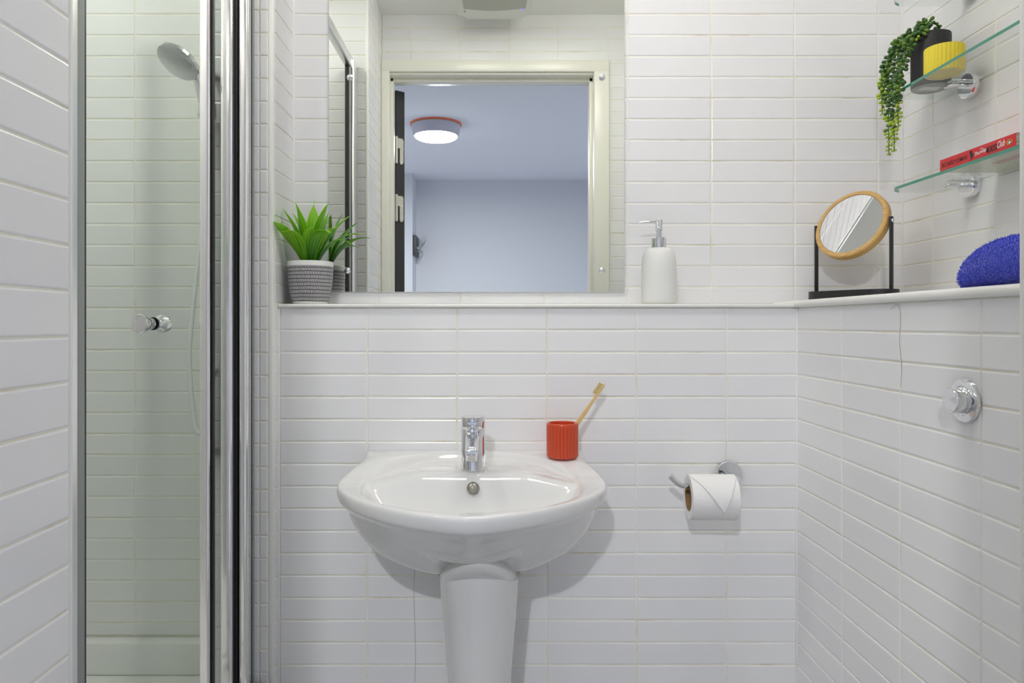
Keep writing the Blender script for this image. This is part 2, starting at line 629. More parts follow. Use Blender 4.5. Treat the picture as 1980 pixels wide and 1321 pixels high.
slab('ceiling', (-1.40, 1.10, 0.33, 1.82, zz(CE), zz(CE) + 0.05), 'white painted bathroom ceiling', m=CEILP, cat='ceiling')

# corner trims, ledges
bm = B()
box(bm, -0.4965, XB, YB - 0.0004, YB + 0.012, zz(FL), zz(CE), bev=0.004, seg=3)
props(obj('trim_1', bm, TRIM), 'white corner trim on the tiled pier beside the shower', 'trim', kind='structure')
bm = B()
box(bm, XL - 0.012, XL + 0.0004, YW - 0.0075, YW + 0.0004, zz(FL), zz(CE), bev=0.003, seg=3)
props(obj('trim_2', bm, TRIM), 'white corner trim on the end of the left wall', 'trim', kind='structure')
bm = B()
box(bm, 0.5985, 0.609, 0.815, 0.8245, zz(FL), zz(CE), bev=0.003, seg=3)
props(obj('trim_3', bm, TRIM), 'white corner trim on the pier at the right edge', 'trim', kind='structure')
bm = B()
box(bm, XB + 0.0005, XR, YL - 0.008, YU - 0.0005, zz(0.0358), zz(0.0440), bev=0.0035, seg=4)
props(obj('trim_4', bm, TRIM), 'thin white ledge along the back wall under the mirror', 'ledge', kind='structure')
bm = B()
box(bm, XR - 0.011, XRU - 0.0005, 0.824, YU - 0.0005, zz(0.0358), zz(0.0515), bev=0.007, seg=5)
props(obj('trim_5', bm, TRIM), 'thick white ledge along the right wall under the glass shelves', 'ledge', kind='structure')

for k_, (x0_, x1_, y0_, y1_, z0_, z1_, txt) in enumerate((
        (XRU - 0.004, XRU + 0.001, YU - 0.004, YU + 0.001, 0.0515, CE, 'white sealant bead in the upper right corner behind the shelves'),
        (XR - 0.004, XR + 0.001, YL - 0.004, YL + 0.001, FL, 0.0357, 'white sealant bead in the lower right corner below the ledge'),
        (XB - 0.001, XB + 0.004, YU - 0.004, YU + 0.001, 0.0440, CE, 'white sealant bead in the upper left corner behind the potted plant'),
        (XB - 0.001, XB + 0.004, YL - 0.004, YL + 0.001, FL, 0.0357, 'white sealant bead in the lower left corner beside the shower pier'))):
    bm = B()
    box(bm, x0_, x1_, y0_, y1_, zz(z0_), zz(z1_), bev=0.0015, seg=2)
    props(obj('trim_%d' % (6 + k_), bm, SILICONE), txt, 'sealant', kind='structure')

# doorway
d = empty('door_1', (0, 0, zz(FL)), 'white doorway frame opposite the large mirror', 'door', kind='structure')
LI, RI, HD = -0.437, 0.405, 1.026
bm = B()
for x0, x1 in ((-0.4665, LI + 0.004), (RI - 0.002, 0.465)):
    box(bm, x0, x1, YD, YD + 0.016, 0, HD - FL + 0.01, bev=0.004, seg=3)
obj('architrave', bm, GLOSSW, d)
bm = B()
box(bm, -0.4665, 0.465, YD, YD + 0.0165, HD - FL + 0.004, 1.078 - FL, bev=0.004, seg=3)
obj('architrave_head', bm, GLOSSW, d)
bm = B()
box(bm, LI - 0.012, LI + 0.002, 0.34, YD + 0.002, 0, HD - FL, bev=0.002)
box(bm, RI - 0.002, RI + 0.012, 0.34, YD + 0.002, 0, HD - FL, bev=0.002)
box(bm, LI - 0.012, RI + 0.012, 0.34, YD + 0.002, HD - FL - 0.004, HD - FL + 0.012, bev=0.002)
obj('door_lining', bm, GLOSSW, d)
bm = B()
box(bm, LI, LI + 0.013, 0.395, 0.440, 0, HD - FL - 0.004, bev=0.002)
box(bm, RI - 0.015, RI, 0.395, 0.440, 0, HD - FL - 0.004, bev=0.002)
box(bm, LI, RI, 0.395, 0.440, HD - FL - 0.019, HD - FL - 0.003, bev=0.002)
obj('door_stop', bm, GLOSSW, d)

# hall behind the camera
slab('floor_hall', (-1.6, 1.6, -3.0, 0.36, zz(FL) - 0.05, zz(FL)), 'dark hall carpet', m=HFLOORM, cat='floor')
slab('ceiling_hall', (-1.6, 1.6, -3.0, 0.33, zz(CE), zz(CE) + 0.05), 'lilac grey hall ceiling', m=HALLC, cat='ceiling')
slab('wall_hall_far', (-1.6, 1.6, -3.0, -2.923, zz(FL), zz(CE)), 'lilac grey far wall of the hall', m=HALLP)
slab('wall_hall_left', (-1.6, -1.5, -2.93, 0.33, zz(FL), zz(CE)), 'lilac grey left wall of the hall', m=HALLP)
slab('wall_hall_right', (1.30, 1.6, -2.93, 0.33, zz(FL), zz(CE)), 'lilac grey right wall of the hall', m=HALLP)
slab('wall_hall_recess', (-1.5, -0.700, -2.925, -2.64, zz(FL), zz(CE)), 'pale projecting hall wall with the black hook rack on its side', m=HALLP)
bm = B()
box(bm, -1.6, -0.450, 0.325, 0.352, zz(FL), zz(CE))
box(bm, 0.42, 1.6, 0.325, 0.352, zz(FL), zz(CE))
box(bm, -0.46, 0.43, 0.325, 0.352, zz(1.04), zz(CE))
props(obj('wall_hall_near', bm, HALLP, smooth=False), 'hall side of the wall round the doorway', 'wall', kind='structure')

# ------------------------------------------------------------------ large mirror
m0 = empty('wall_mirror', V(-0.045, YU, 0.0752), 'large frameless mirror fixed on the tiled wall above the washbasin', 'mirror')
bm = B()
box(bm, -0.353, 0.353, -0.006, -0.0005, 0, 1.10, bev=0.0008, seg=1)
for f in bm.faces:
    f.material_index = 0 if f.normal.y < -0.9 and f.calc_area() > 0.3 else 1
obj('mirror_glass', bm, [MIRROR, MEDGE], m0, smooth=False)
for x, z in ((0.299, 0.0515), (0.299, 0.512), (-0.308, 0.0515), (-0.302, 0.512)):
    bm = B()
    lathe(bm, [(0.0074, 0), (0.0074, 0.002), (0.0062, 0.0042), (0.0035, 0.0058), (0.0, 0.0062)], 24, axis=frame_to((0, -1, 0), (x, -0.006, z)))
    obj('mirror_screw_cap', bm, CHROME, m0)

# ------------------------------------------------------------------ shower
t = empty('shower_tray', V(-0.9, 1.25, FL), 'white shower tray on the floor behind the glass door', 'shower tray')
bm = B()
zr, zf = -0.7475 - FL, -0.826 - FL
zl = -0.805 - FL
box(bm, -0.379, 0.378, -0.452, 0.473, 0, zf)
box(bm, -0.379, 0.378, 0.438, 0.473, zf, zr, bev=0.006, seg=3)
box(bm, -0.379, 0.378, -0.452, -0.412, zf, zr, bev=0.006, seg=3)
box(bm, -0.379, -0.339, -0.452, 0.473, zf, zr, bev=0.006, seg=3)
box(bm, 0.300, 0.378, -0.452, 0.320, zf, zl, bev=0.006, seg=3)
box(bm, 0.240, 0.378, 0.315, 0.440, zf, zl, bev=0.006, seg=3)
obj('tray_body', bm, mat('white_acrylic', (0.87, 0.87, 0.86), 0.15), t)
bm = B()
lathe(bm, [(0.045, 0), (0.045, 0.003), (0.03, 0.006), (0, 0.007)], 32, axis=Matrix.Translation((-0.05, 0, zf)))
obj('drain_cover', bm, CHROME, t)

ZB, ZT = -0.792, 0.945
e = empty('shower_enclosure', V(-0.53, 1.19, ZB), 'chrome framed folding glass shower door standing half open', 'shower door')
ox, oy = -0.53, 1.19


def E_(bm, x0, x1, y0, y1, z0=0.0, z1=ZT - ZB, bev=0.004, seg=3):
    return box(bm, x0 - ox, x1 - ox, y0 - oy, y1 - oy, z0, z1, bev=bev, seg=seg)


bm = B()
E_(bm, -0.534, -0.503, YW + 0.0005, 0.872, bev=0.006)
obj('wall_profile', bm, SATIN, e)
bm = B()
E_(bm, -0.531, -0.512, 0.8725, 0.900, bev=0.003)
obj('strike_strip', bm, GREYSEAL, e)
bm = B()
E_(bm, -0.527, -0.510, 0.8735, 0.881, bev=0.001)
obj('seal', bm, SEAL, e)
bm = B()
E_(bm, -0.5285, -0.5145, 0.9005, 0.9065, bev=0.001)
obj('seal', bm, SEAL, e)
bm = B()
E_(bm, -0.549, -0.527, 1.532, YB - 0.0005, bev=0.0085, seg=6)
obj('wall_profile', bm, POLISHED, e)
bm = B()
E_(bm, -0.5265, -0.5255, 1.5575, YB - 0.0005, bev=0)
obj('clear_flange', bm, GREYSEAL, e)
bm = B()
E_(bm, -0.5565, -0.5495, 1.533, 1.556, bev=0.001)
obj('seal', bm, SEAL, e)
bm = B()
E_(bm, -0.562, -0.557, 1.530, 1.552, bev=0.001)
obj('hinge_strip', bm, GREYSEAL, e)
bm = B()
E_(bm, -0.533, -0.507, 0.80, YB - 0.001, ZT - ZB - 0.036, ZT - ZB, bev=0.004)
obj('top_rail', bm, SATIN, e)
bm = B()
E_(bm, -0.533, -0.507, 0.80, YB - 0.001, -0.012, 0.012, bev=0.004)
obj('bottom_rail', bm, SATIN, e)


def leaf_panel(name, p_free, p_fold, stile_w, stile_mat, seal_side):
    """one glass leaf of the folding door between two plan points"""
    a, b = Vector((*p_free, 0)), Vector((*p_fold, 0))
    dirn = (b - a).normalized()
    nrm = Vector((dirn.y, -dirn.x, 0))
    ln = (b - a).length
    M = Matrix((Vector((dirn.x, dirn.y, 0)), nrm, Vector((0, 0, 1)))).transposed().to_4x4()
    M.translation = Vector((a.x - ox, a.y - oy, 0.014))
    hh = ZT - ZB - 0.060
    bm = B()
    box(bm, stile_w * 0.5, ln - 0.006, -0.003, 0.003, 0, hh)
    for f in bm.faces:
        f.material_index = 0 if abs(f.normal.y) > 0.9 else 1
    pane = obj(name, bm, [SHGLASS, DEDGE], e, smooth=False)
    pane.matrix_local = M
    bm = B()
    box(bm, 0, stile_w, -0.011, 0.011, -0.004, hh + 0.004, bev=0.005, seg=5)
    obj('stile', bm, stile_mat, pane)
    bm = B()
    box(bm, ln - 0.016, ln, -0.009, 0.009, -0.004, hh + 0.004, bev=0.003, seg=3)
    obj('fold_stile', bm, SATIN, pane)
    if seal_side:
        bm = B()
        box(bm, -0.0040, -0.0003, -0.003, 0.005, -0.004, hh + 0.004, bev=0.001)
        obj('seal', bm, SEAL, pane)
    return pane, ln, hh


pa, lnA, hhA = leaf_panel('glass_panel', (-0.5362, 1.362), (-0.880, 1.425), 0.0205, POLISHED, True)
pb, lnB, hhB = leaf_panel('glass_panel', (-0.553, 1.518), (-0.885, 1.450), 0.0235, POLISHED, False)
kz = -ZB - 0.014
kx = 0.126
for side in (1, -1):
    bm = B()
    lathe(bm, [(0.0105, 0.003), (0.0105, 0.007), (0.0095, 0.0075), (0.0095, 0.0165), (0.0165, 0.0235) if side > 0 else (0.0125, 0.012), (0.0178, 0.026), (0.0178, 0.0365), (0.0165, 0.038), (0.0, 0.0382)], 36, axis=frame_to((0, side, 0), (kx, 0, kz)))
    obj('door_knob', bm, CHROME, pa)
bm = B()
lathe(bm, [(0.0125, 0.003), (0.0125, 0.0048), (0.0, 0.005)], 28, axis=frame_to((0, 1, 0), (kx, 0, kz)))
obj('gasket', bm, SEAL, pa)

s = empty('shower_set', V(-0.612, 1.535, 0.1), 'chrome riser rail with round shower head and hose inside the shower', 'shower')
bm = B()
cyl(bm, (0, 0, -0.40), (0, 0, 0.46), 0.009, 20, bev=0.003)
obj('riser_rail', bm, CHROME, s)
for z in (-0.38, 0.44):
    bm = B()
    cyl(bm, (0, 0, z), (0, 0.0345, z), 0.008, 16)
    obj('rail_bracket', bm, CHROME, s)
bm = B()
box(bm, -0.02, 0.014, -0.018, 0.016, 0.335, 0.375, bev=0.008, seg=4)
obj('slide_holder', bm, CHROME, s)
hc = Vector((-0.032, -0.080, 0.425))
hn = Vector((-0.30, -0.50, -0.80)).normalized()
bm = B()
lathe(bm, [(0.0, 0.0), (0.038, 0.0), (0.043, 0.003), (0.043, 0.009), (0.034, 0.018), (0.015, 0.026), (0.0, 0.027)], 40, axis=frame_to(-hn, hc))
obj('shower_head', bm, mat('shower_head_chrome', (0.60, 0.62, 0.62), 0.12, 1.0), s)
bm = B()
tube(bm, catmull([hc - hn * 0.018, hc - hn * 0.020 + Vector((0.014, 0.03, -0.012)), (-0.004, -0.016, 0.362), (0.0, -0.012, 0.300)], 6), 0.0105, 14)
obj('handle', bm, CHROME, s)
bm = B()
tube(bm, catmull([(0, -0.012, 0.300), (0.0, -0.015, 0.20), (-0.010, -0.018, 0.08), (-0.022, -0.022, -0.05), (-0.030, -0.024, -0.16), (-0.026, -0.022, -0.26), (-0.016, -0.018, -0.33), (0.004, -0.008, -0.30), (0.006, 0.010, -0.22), (0.004, 0.034, -0.20)], 8), 0.0050, 12)
obj('hose', bm, mat('pale_hose', (0.85, 0.87, 0.86), 0.4), s)

# ------------------------------------------------------------------ washbasin
bs = empty('washbasin', V(-0.046, YL, FL), 'white ceramic pedestal washbasin against the tiled wall under the mirror', 'washbasin')


def smooth01(x):
    x = max(0.0, min(1.0, x))
    return x * x * (3 - 2 * x)


def lerp_table(tab, x):
    if x <= tab[0][0]:
        return tab[0][1]
    for (a, va), (b, vb) in zip(tab, tab[1:]):
        if x <= b:
            return va + (vb - va) * smooth01((x - a) / (b - a)) if False else va + (vb - va) * (x - a) / (b - a)
    return tab[-1][1]


def deck(w):      # height of the deck against the distance from the wall
    return lerp_table([(0, -0.2815), (0.04, -0.2825), (0.07, -0.2840), (0.10, -0.2870), (0.125, -0.2950), (0.155, -0.3065), (0.19, -0.3130), (0.22, -0.3150), (0.27, -0.3155), (0.45, -0.3155)], w)


def side_drop(x, w_):   # the deck falls off a little towards its two sides
    return 0.009 * smooth01((abs(x) - 0.212) / 0.03) * smooth01((0.17 - w_) / 0.08) * smooth01((w_ - 0.01) / 0.05)


half = [(0.0, 0.0), (0.12, 0.0), (0.20, 0.0), (0.232, 0.0), (0.2375, 0.003), (0.2385, 0.010), (0.2385, 0.03), (0.2395, 0.055), (0.242, 0.08), (0.2475, 0.105), (0.2545, 0.13), (0.2605, 0.15), (0.2640, 0.17), (0.2655, 0.19)]
for i in range(1, 41):
    a = i / 40 * PI / 2
    half.append((0.2655 * max(0, math.cos(a)) ** (2 / 1.55), 0.19 + 0.246 * math.sin(a) ** (2 / 1.55)))
outline = half + [(-x, w_) for x, w_ in reversed(half[1:-1])]
CC = Vector((0, 0.20))
oval = [(0.212 * math.cos(a), 0.210 + 0.193 * math.sin(a)) for a in [2 * PI * i / 360 for i in range(360)]]


def radius_at(poly, phi):
    d = Vector((math.cos(phi), math.sin(phi)))
    n = len(poly)
    for i in range(n):
        p, q = Vector(poly[i]) - CC, Vector(poly[(i + 1) % n]) - CC
        s_ = q - p
        den = d.x * s_.y - d.y * s_.x
        if abs(den) < 1e-12:
            continue
        tt = (p.x * s_.y - p.y * s_.x) / den
        uu = (p.x * d.y - p.y * d.x) / den
        if tt > 0 and -1e-9 <= uu <= 1 + 1e-9:
            return tt
    return 0.2


NPH = 208
PH = [2 * PI * i / NPH for i in range(NPH)]
OUT = [CC + radius_at(outline, p) * Vector((math.cos(p), math.sin(p))) for p in PH]
OVA = [CC + radius_at(oval, p) * Vector((math.cos(p), math.sin(p))) for p in PH]
C2 = Vector((0, 0.17))


def inner_z(x, w_, rho):
    d_ = (1 - rho) * 0.195
    base = min(deck(w_), -0.2825) - 0.0135 * smooth01(d_ / 0.016)
    if w_ < 0.24:
        base = base * (1 - smooth01((w_ - 0.10) / 0.05)) + smooth01((w_ - 0.10) / 0.05) * max(base, -0.2950 - 0.02 * max(0, abs(x) - 0.11) / 0.1)
    e_ = w_ - 0.188 - 0.010 * (x / 0.2) ** 2
    k = 0.016
    h_ = max(0.0, min(1.0, 0.5 + 0.5 * (e_ - (d_ - 0.008)) / k))
    m_ = e_ * (1 - h_) + (d_ - 0.008) * h_ - k * h_ * (1 - h_)
    sp = 0.006 * math.log(1 + math.exp(min(60, m_ / 0.006)))
    return base - 0.135 * (1 - math.exp(-sp / 0.062))


bm = B()
rings = []
side_p = [(0.05, -0.503), (0.25, -0.498), (0.45, -0.484), (0.64, -0.460), (0.755, -0.438), (0.845, -0.409), (0.895, -0.384), (0.93, -0.361), (0.955, -0.350), (0.985, -0.343), (0.997, -0.334)]
front_p = [(0.05, -0.475), (0.18, -0.466), (0.32, -0.453), (0.48, -0.435), (0.62, -0.415), (0.74, -0.394), (0.84, -0.374), (0.91, -0.358), (0.955, -0.350), (0.985, -0.343), (0.997, -0.334)]
side_p = [(v.x, v.y) for v in catmull([(k, z, 0) for k, z in side_p], 3)]
front_p = [(v.x, v.y) for v in catmull([(k, z, 0) for k, z in front_p], 3)]
Y0 = 0


def pt(x, w_, z):
    return (x, -w_ - 0.0005, z - FL)


for (k1, z1), (k2, z2_) in zip(side_p, front_p):
    ring = []
    for o_ in OUT:
        dv = o_ - C2
        f_ = smooth01(max(0, dv.y / dv.length)) ** 1.3 if dv.length else 0
        k = k1 + (k2 - k1) * f_
        p = C2 + dv * k
        z2 = z1 + (z2_ - z1) * f_
        if o_.y < 0.08 and k > 0.5:
            p.y = max(0.0, p.y * 0.2)
        if k1 > 0.935:
            z2 = deck(o_.y) + (z2 + 0.3155) - side_drop(o_.x, o_.y)
        ring.append(bm.verts.new(pt(p.x, p.y, z2)))
    rings.append(ring)
for k, dz in ((1.0, -0.009), (0.9965, -0.004), (0.988, -0.001), (0.975, 0.0)):
    rings.append([bm.verts.new(pt(*(CC + (o_ - CC) * k), deck(o_.y) + dz - side_drop(*(CC + (o_ - CC) * k)))) for o_ in OUT])
for f_ in (0.2, 0.45, 0.7, 0.88, 0.96):
    ring = []
    for o_, v_ in zip(OUT, OVA):
        p = (CC + (o_ - CC) * 0.975) * (1 - f_) + v_ * f_
        ring.append(bm.verts.new(pt(p.x, p.y, deck(p.y) - (0.0006 if f_ > 0.9 else 0) - side_drop(p.x, p.y))))
    rings.append(ring)
OC = Vector((0, 0.21))
rhos = [1.0, 0.985, 0.97, 0.955, 0.94, 0.925, 0.91, 0.895, 0.88, 0.865, 0.85, 0.83, 0.81, 0.79, 0.76, 0.73, 0.70, 0.66, 0.62, 0.57, 0.52, 0.46, 0.40, 0.34, 0.28, 0.22, 0.17, 0.13, 0.10, 0.07, 0.04]
for rho in rhos:
    ring = []
    for v_ in OVA:
        p = OC + (v_ - OC) * rho
        ring.append(bm.verts.new(pt(p.x, p.y, inner_z(p.x, p.y, rho) - (0.0012 if rho == 1.0 else 0.0012))))
    rings.append(ring)
for a, b in zip(rings, rings[1:]):
    for i in range(NPH):
        bm.faces.new((a[i], a[(i + 1) % NPH], b[(i + 1) % NPH], b[i]))
bm.faces.new(rings[-1])
bm.faces.new(list(reversed(rings[0])))
bmesh.ops.recalc_face_normals(bm, faces=bm.faces)
obj('bowl', bm, CERAMIC, bs, angle=70)
# pedestal
bm = B()
rings = []
NP = 48
for z, a_, wf, wb in ((-0.45, 0.0815, 0.275, 0.09), (-0.505, 0.0795, 0.272, 0.09), (-0.55, 0.0755, 0.262, 0.09), (-0.62, 0.0695, 0.255, 0.09), (-0.70, 0.0635, 0.252, 0.09), (-0.80, 0.0595, 0.25, 0.09), (-0.92, 0.064, 0.255, 0.08), (-1.03, 0.074, 0.265, 0.07), (-1.06, 0.078, 0.27, 0.065)):
    ring = []
    wm = 0.17
    for i in range(NP):
        p = i / (NP - 1) * PI
        x, w_ = a_ * math.cos(p), wm + (wf - wm) * math.sin(p) ** 0.9
        z2 = z
        if z > -0.46:
            z2 = -0.497 + 0.027 * math.sin(p) ** 2.5
        ring.append(bm.verts.new(pt(x + 0.014, w_, z2)))
    for x in (-a_, a_):
        ring.append(bm.verts.new(pt(x + 0.014, wb, z if z < -0.46 else -0.497)))
    rings.append(ring)
for a, b in zip(rings, rings[1:]):
    n = len(a)
    for i in range(n):
        bm.faces.new((a[i], a[(i + 1) % n], b[(i + 1) % n], b[i]))
bm.faces.new(rings[0])
bm.faces.new(list(reversed(rings[-1])))
bmesh.ops.recalc_face_normals(bm, faces=bm.faces)
obj('pedestal', bm, CERAMIC, bs, angle=60)
# sloping collar of the bowl over the pedestal's top
bm = B()
rings = []
for a_, wf, zf_, zs2 in ((0.078, 0.276, -0.471, -0.501), (0.076, 0.286, -0.464, -0.491), (0.071, 0.297, -0.453, -0.478), (0.064, 0.305, -0.442, -0.465), (0.054, 0.309, -0.431, -0.452), (0.03, 0.304, -0.42, -0.436)):
    rings.append([bm.verts.new(pt(a_ * math.cos(p) + 0.012, 0.17 + (wf - 0.17) * math.sin(p) ** 0.9, zs2 + (zf_ - zs2) * math.sin(p) ** 2.0)) for p in [i / (NP - 1) * PI for i in range(NP)]])
for a, b in zip(rings, rings[1:]):
    for i in range(NP - 1):
        bm.faces.new((a[i], a[i + 1], b[i + 1], b[i]))
bmesh.ops.recalc_face_normals(bm, faces=bm.faces)
obj('collar', bm, CERAMIC, bs, angle=80)
# overflow ring on the inner back wall of the bowl
ov = Vector(pt(0.0025, 0.2065, -0.3195))
nrm = Vector((0, -0.93, 0.36))
bm = B()
lathe(bm, [(0.0122, -0.004), (0.0120, 0.0020), (0.0105, 0.0034), (0.0100, 0.0022), (0.0085, 0.0036), (0.005, 0.0052), (0.0, 0.0058)], 32, axis=frame_to(nrm, ov))
obj('overflow_ring', bm, mat('dull_nickel', (0.42, 0.40, 0.35), 0.35, 0.8), bs)
# faint blue-grey printed mark on the deck's left corner: a swash and a row of tiny strokes
bm = B()


def flat_stroke(bm, pts, wd, z):
    for a, b in zip(pts, pts[1:]):
        a, b = Vector(a), Vector(b)
        n_ = (b - a).normalized()
        n_ = Vector((-n_.y, n_.x)) * wd / 2
        bm.faces.new([bm.verts.new((q.x, q.y, z)) for q in (a - n_, b - n_, b + n_, a + n_)])


lx, ly, lz = -0.2140, -0.0245, -0.2812 - FL
flat_stroke(bm, [(lx + 0.0065 * math.cos(a), ly + 0.0050 * math.sin(a)) for a in [PI * 0.95 + i * PI * 1.1 / 12 for i in range(13)]], 0.0007, lz)
flat_stroke(bm, [(lx + 0.0042 * math.cos(a), ly + 0.0025 + 0.0030 * math.sin(a)) for a in [i * 2 * PI / 12 for i in range(11)]], 0.0007, lz)
for i in range(7):
    x = lx + 0.0085 + i * 0.0020
    flat_stroke(bm, [(x, ly - 0.001), (x, ly + (0.004 if i in (1, 6) else 0.0022))], 0.0007, lz)
    flat_stroke(bm, [(x, ly - 0.0006), (x + 0.0012, ly - 0.0006)], 0.0006, lz)
obj('printed_mark', bm, INKGREY, bs, smooth=False)

# tap
TX, TY, TZ = -0.0457, 1.470, -0.2935
tp = empty('basin_tap', V(TX, TY, TZ), 'chrome single lever tap standing on the back of the washbasin', 'tap')
bm = B()
lathe(bm, [(0.0262, -0.004), (0.0262, 0.003), (0.0255, 0.006), (0.0250, 0.02), (0.0245, 0.0795), (0.0238, 0.0805)], 56)
obj('tap_body', bm, CHROME, tp)
bm = B()
lathe(bm, [(0.0235, 0.0798), (0.0246, 0.0818), (0.0248, 0.1030), (0.0240, 0.1045), (0.0, 0.1049)], 56)
cap = obj('lever_cap', bm, CHROME, tp)
bm = B()
prof = []
for i, (y, zc, hw, hh) in enumerate(((-0.012, 0.0945, 0.0105, 0.0048), (-0.024, 0.0940, 0.0105, 0.0045), (-0.034, 0.0945, 0.0102, 0.0038), (-0.046, 0.0960, 0.0098, 0.0030), (-0.052, 0.0970, 0.0092, 0.0024))):
    prof.append([bm.verts.new((hw * math.cos(a) * (abs(math.cos(a)) ** -0.5 if abs(math.cos(a)) > 1e-3 else 1), y, zc + hh * math.sin(a) * (abs(math.sin(a)) ** -0.5 if abs(math.sin(a)) > 1e-3 else 1))) for a in [2 * PI * j / 24 for j in range(24)]])
for a, b in zip(prof, prof[1:]):
    for j in range(24):
        bm.faces.new((a[j], a[(j + 1) % 24], b[(j + 1) % 24], b[j]))
bm.faces.new(prof[0])
bm.faces.new(list(reversed(prof[-1])))
bmesh.ops.recalc_face_normals(bm, faces=bm.faces)
obj('lever', bm, CHROME, tp)
bm = B()
prof = []
for y, zc, hw, hh in ((-0.010, 0.064, 0.0150, 0.0125), (-0.030, 0.0625, 0.0146, 0.0118), (-0.060, 0.0570, 0.0134, 0.0105), (-0.085, 0.0525, 0.0128, 0.0090), (-0.098, 0.0505, 0.0122, 0.0072), (-0.104, 0.0498, 0.0112, 0.0052), (-0.106, 0.0495, 0.0095, 0.0030)):
    prof.append([bm.verts.new((hw * math.copysign(abs(math.cos(a)) ** 0.6, math.cos(a)), y, zc + hh * math.copysign(abs(math.sin(a)) ** 0.6, math.sin(a)))) for a in [2 * PI * j / 32 for j in range(32)]])
for a, b in zip(prof, prof[1:]):
    for j in range(32):
        bm.faces.new((a[j], a[(j + 1) % 32], b[(j + 1) % 32], b[j]))
bm.faces.new(prof[0])
bm.faces.new(list(reversed(prof[-1])))
bmesh.ops.recalc_face_normals(bm, faces=bm.faces)
sp_ = obj('spout', bm, CHROME, tp)
bm = B()
lathe(bm, [(0.0098, -0.0100), (0.0108, -0.0094), (0.0110, 0.000), (0.0118, 0.001), (0.0118, 0.004), (0.0105, 0.0065)], 32, axis=Matrix.Translation((0, -0.0935, 0.0410)))
obj('aerator', bm, CHROME, sp_)
bm = B()
lathe(bm, [(0.0092, -0.0002), (0.0092, 0.0002)], 24, axis=Matrix.Translation((0, -0.0935, 0.0308)))
obj('aerator_mesh', bm, mat('aerator_mesh_dark', (0.10, 0.09, 0.05), 0.6), sp_)

# ------------------------------------------------------------------ cup and toothbrush
CUPX, CUPY, CUPZ = 0.1425, 1.533, -0.2845
c = empty('tumbler', V(CUPX, CUPY, CUPZ), 'red ribbed ceramic cup on the right corner of the washbasin', 'cup')
bm = B()
lathe(bm, [(0.0, 0.0), (0.028, 0.0), (0.0315, 0.0015, 0.3), (0.0338, 0.004, 1), (0.0340, 0.066, 1), (0.0338, 0.0685, 0.4), (0.0338, 0.0705, 0), (0.0325, 0.0735, 0), (0.0300, 0.0738, 0), (0.0285, 0.0725, 0), (0.0282, 0.070, 0), (0.0280, 0.010, 0), (0.0, 0.008, 0)], 260, ribs=26, rib_amp=0.0018)
obj('cup_body', bm, RED, c)
tb = empty('toothbrush', V(CUPX + 0.012, CUPY + 0.004, CUPZ + 0.012), 'bamboo toothbrush leaning in the red cup', 'toothbrush')
p0, p1 = Vector((-0.022, -0.004, 0.0)), Vector((0.0795, 0.012, 0.142))
ax = (p1 - p0).normalized()
side = Vector((-ax.z, 0, ax.x)).normalized()
bm = B()
Mt = Matrix((ax, side, ax.cross(side))).transposed().to_4x4()
Mt.translation = p0
ln = (p1 - p0).length
up_ = [(0, 0.0), (0.004, 0.0035), (0.05, 0.0045), (0.10, 0.0040), (0.130, 0.0026), (ln - 0.030, 0.0030), (ln - 0.006, 0.0030), (ln, 0.0012)]
ol = [(x, -y) for x, y in up_] + [(x, y) for x, y in reversed(up_) if y > 0]
prism(bm, ol, -0.005, 0.005, M=Mt)
bmesh.ops.recalc_face_normals(bm, faces=bm.faces)
bmesh.ops.bevel(bm, geom=[e_ for e_ in bm.edges], offset=0.0008, segments=1, affect='EDGES')
obj('handle', bm, BRUSHWOOD, tb)
bm = B()
for i in range(8):
    for j in (-0.003, 0, 0.003):
        x = ln - 0.0275 + i * 0.0034
        q0 = Mt @ Vector((x, 0.0028, j))
        q1 = Mt @ Vector((x + 0.0002, 0.0105 + 0.0004 * (i % 2), j))
        cyl(bm, q0, q1, 0.0013, 8)
props(obj('bristles', bm, BRISTLE, tb), kind='stuff')

# ------------------------------------------------------------------ toilet roll holder and roll
h0 = empty('toilet_roll_holder', V(0.519, YL, -0.335), 'chrome toilet roll holder on the tiled wall right of the washbasin', 'toilet roll holder')
bm = B()
lathe(bm, [(0.0295, 0.0), (0.0295, 0.006), (0.0282, 0.0078), (0.0, 0.0085)], 48, axis=frame_to((0, -1, 0), (0, 0, 0)))
obj('wall_rosette', bm, CHROME, h0)
bm = B()
AX = -0.0095
tube(bm, catmull([(0, -0.006, 0), (0, -0.05, 0.0), (-0.0015, -0.072, -0.004), (-0.012, -0.0815, AX), (-0.035, -0.083, AX - 0.0005), (-0.090, -0.083, AX - 0.0005), (-0.120, -0.083, AX + 0.001), (-0.135, -0.083, AX + 0.008), (-0.1495, -0.083, AX + 0.0225)], 8), 0.0062, 18)
obj('arm', bm, CHROME, h0)
RR, RI_ = 0.0470, 0.0285
rc = V(0.457, YL - 0.083, -0.335 + AX + 0.0056 - RI_)
rl = empty('toilet_roll', rc, 'white toilet paper roll with its end folded to a point', 'toilet roll')
rl.rotation_euler = (0, 0, math.radians(-2))
Mx = frame_to((1, 0, 0))
bm = B()
lathe(bm, [(RI_ + 0.0005, -0.0485), (RR - 0.0015, -0.0488), (RR, -0.0475), (RR, 0.0475), (RR - 0.0015, 0.0488), (RI_ + 0.0005, 0.0485), (RI_ + 0.0005, -0.0485)], 72, axis=Mx)
bmesh.ops.delete(bm, geom=[f for f in bm.faces if len(f.verts) > 4], context='FACES')
bmesh.ops.remove_doubles(bm, verts=bm.verts, dist=1e-5)
bmesh.ops.recalc_face_normals(bm, faces=bm.faces)
obj('paper', bm, PAPER, rl)
bm = B()
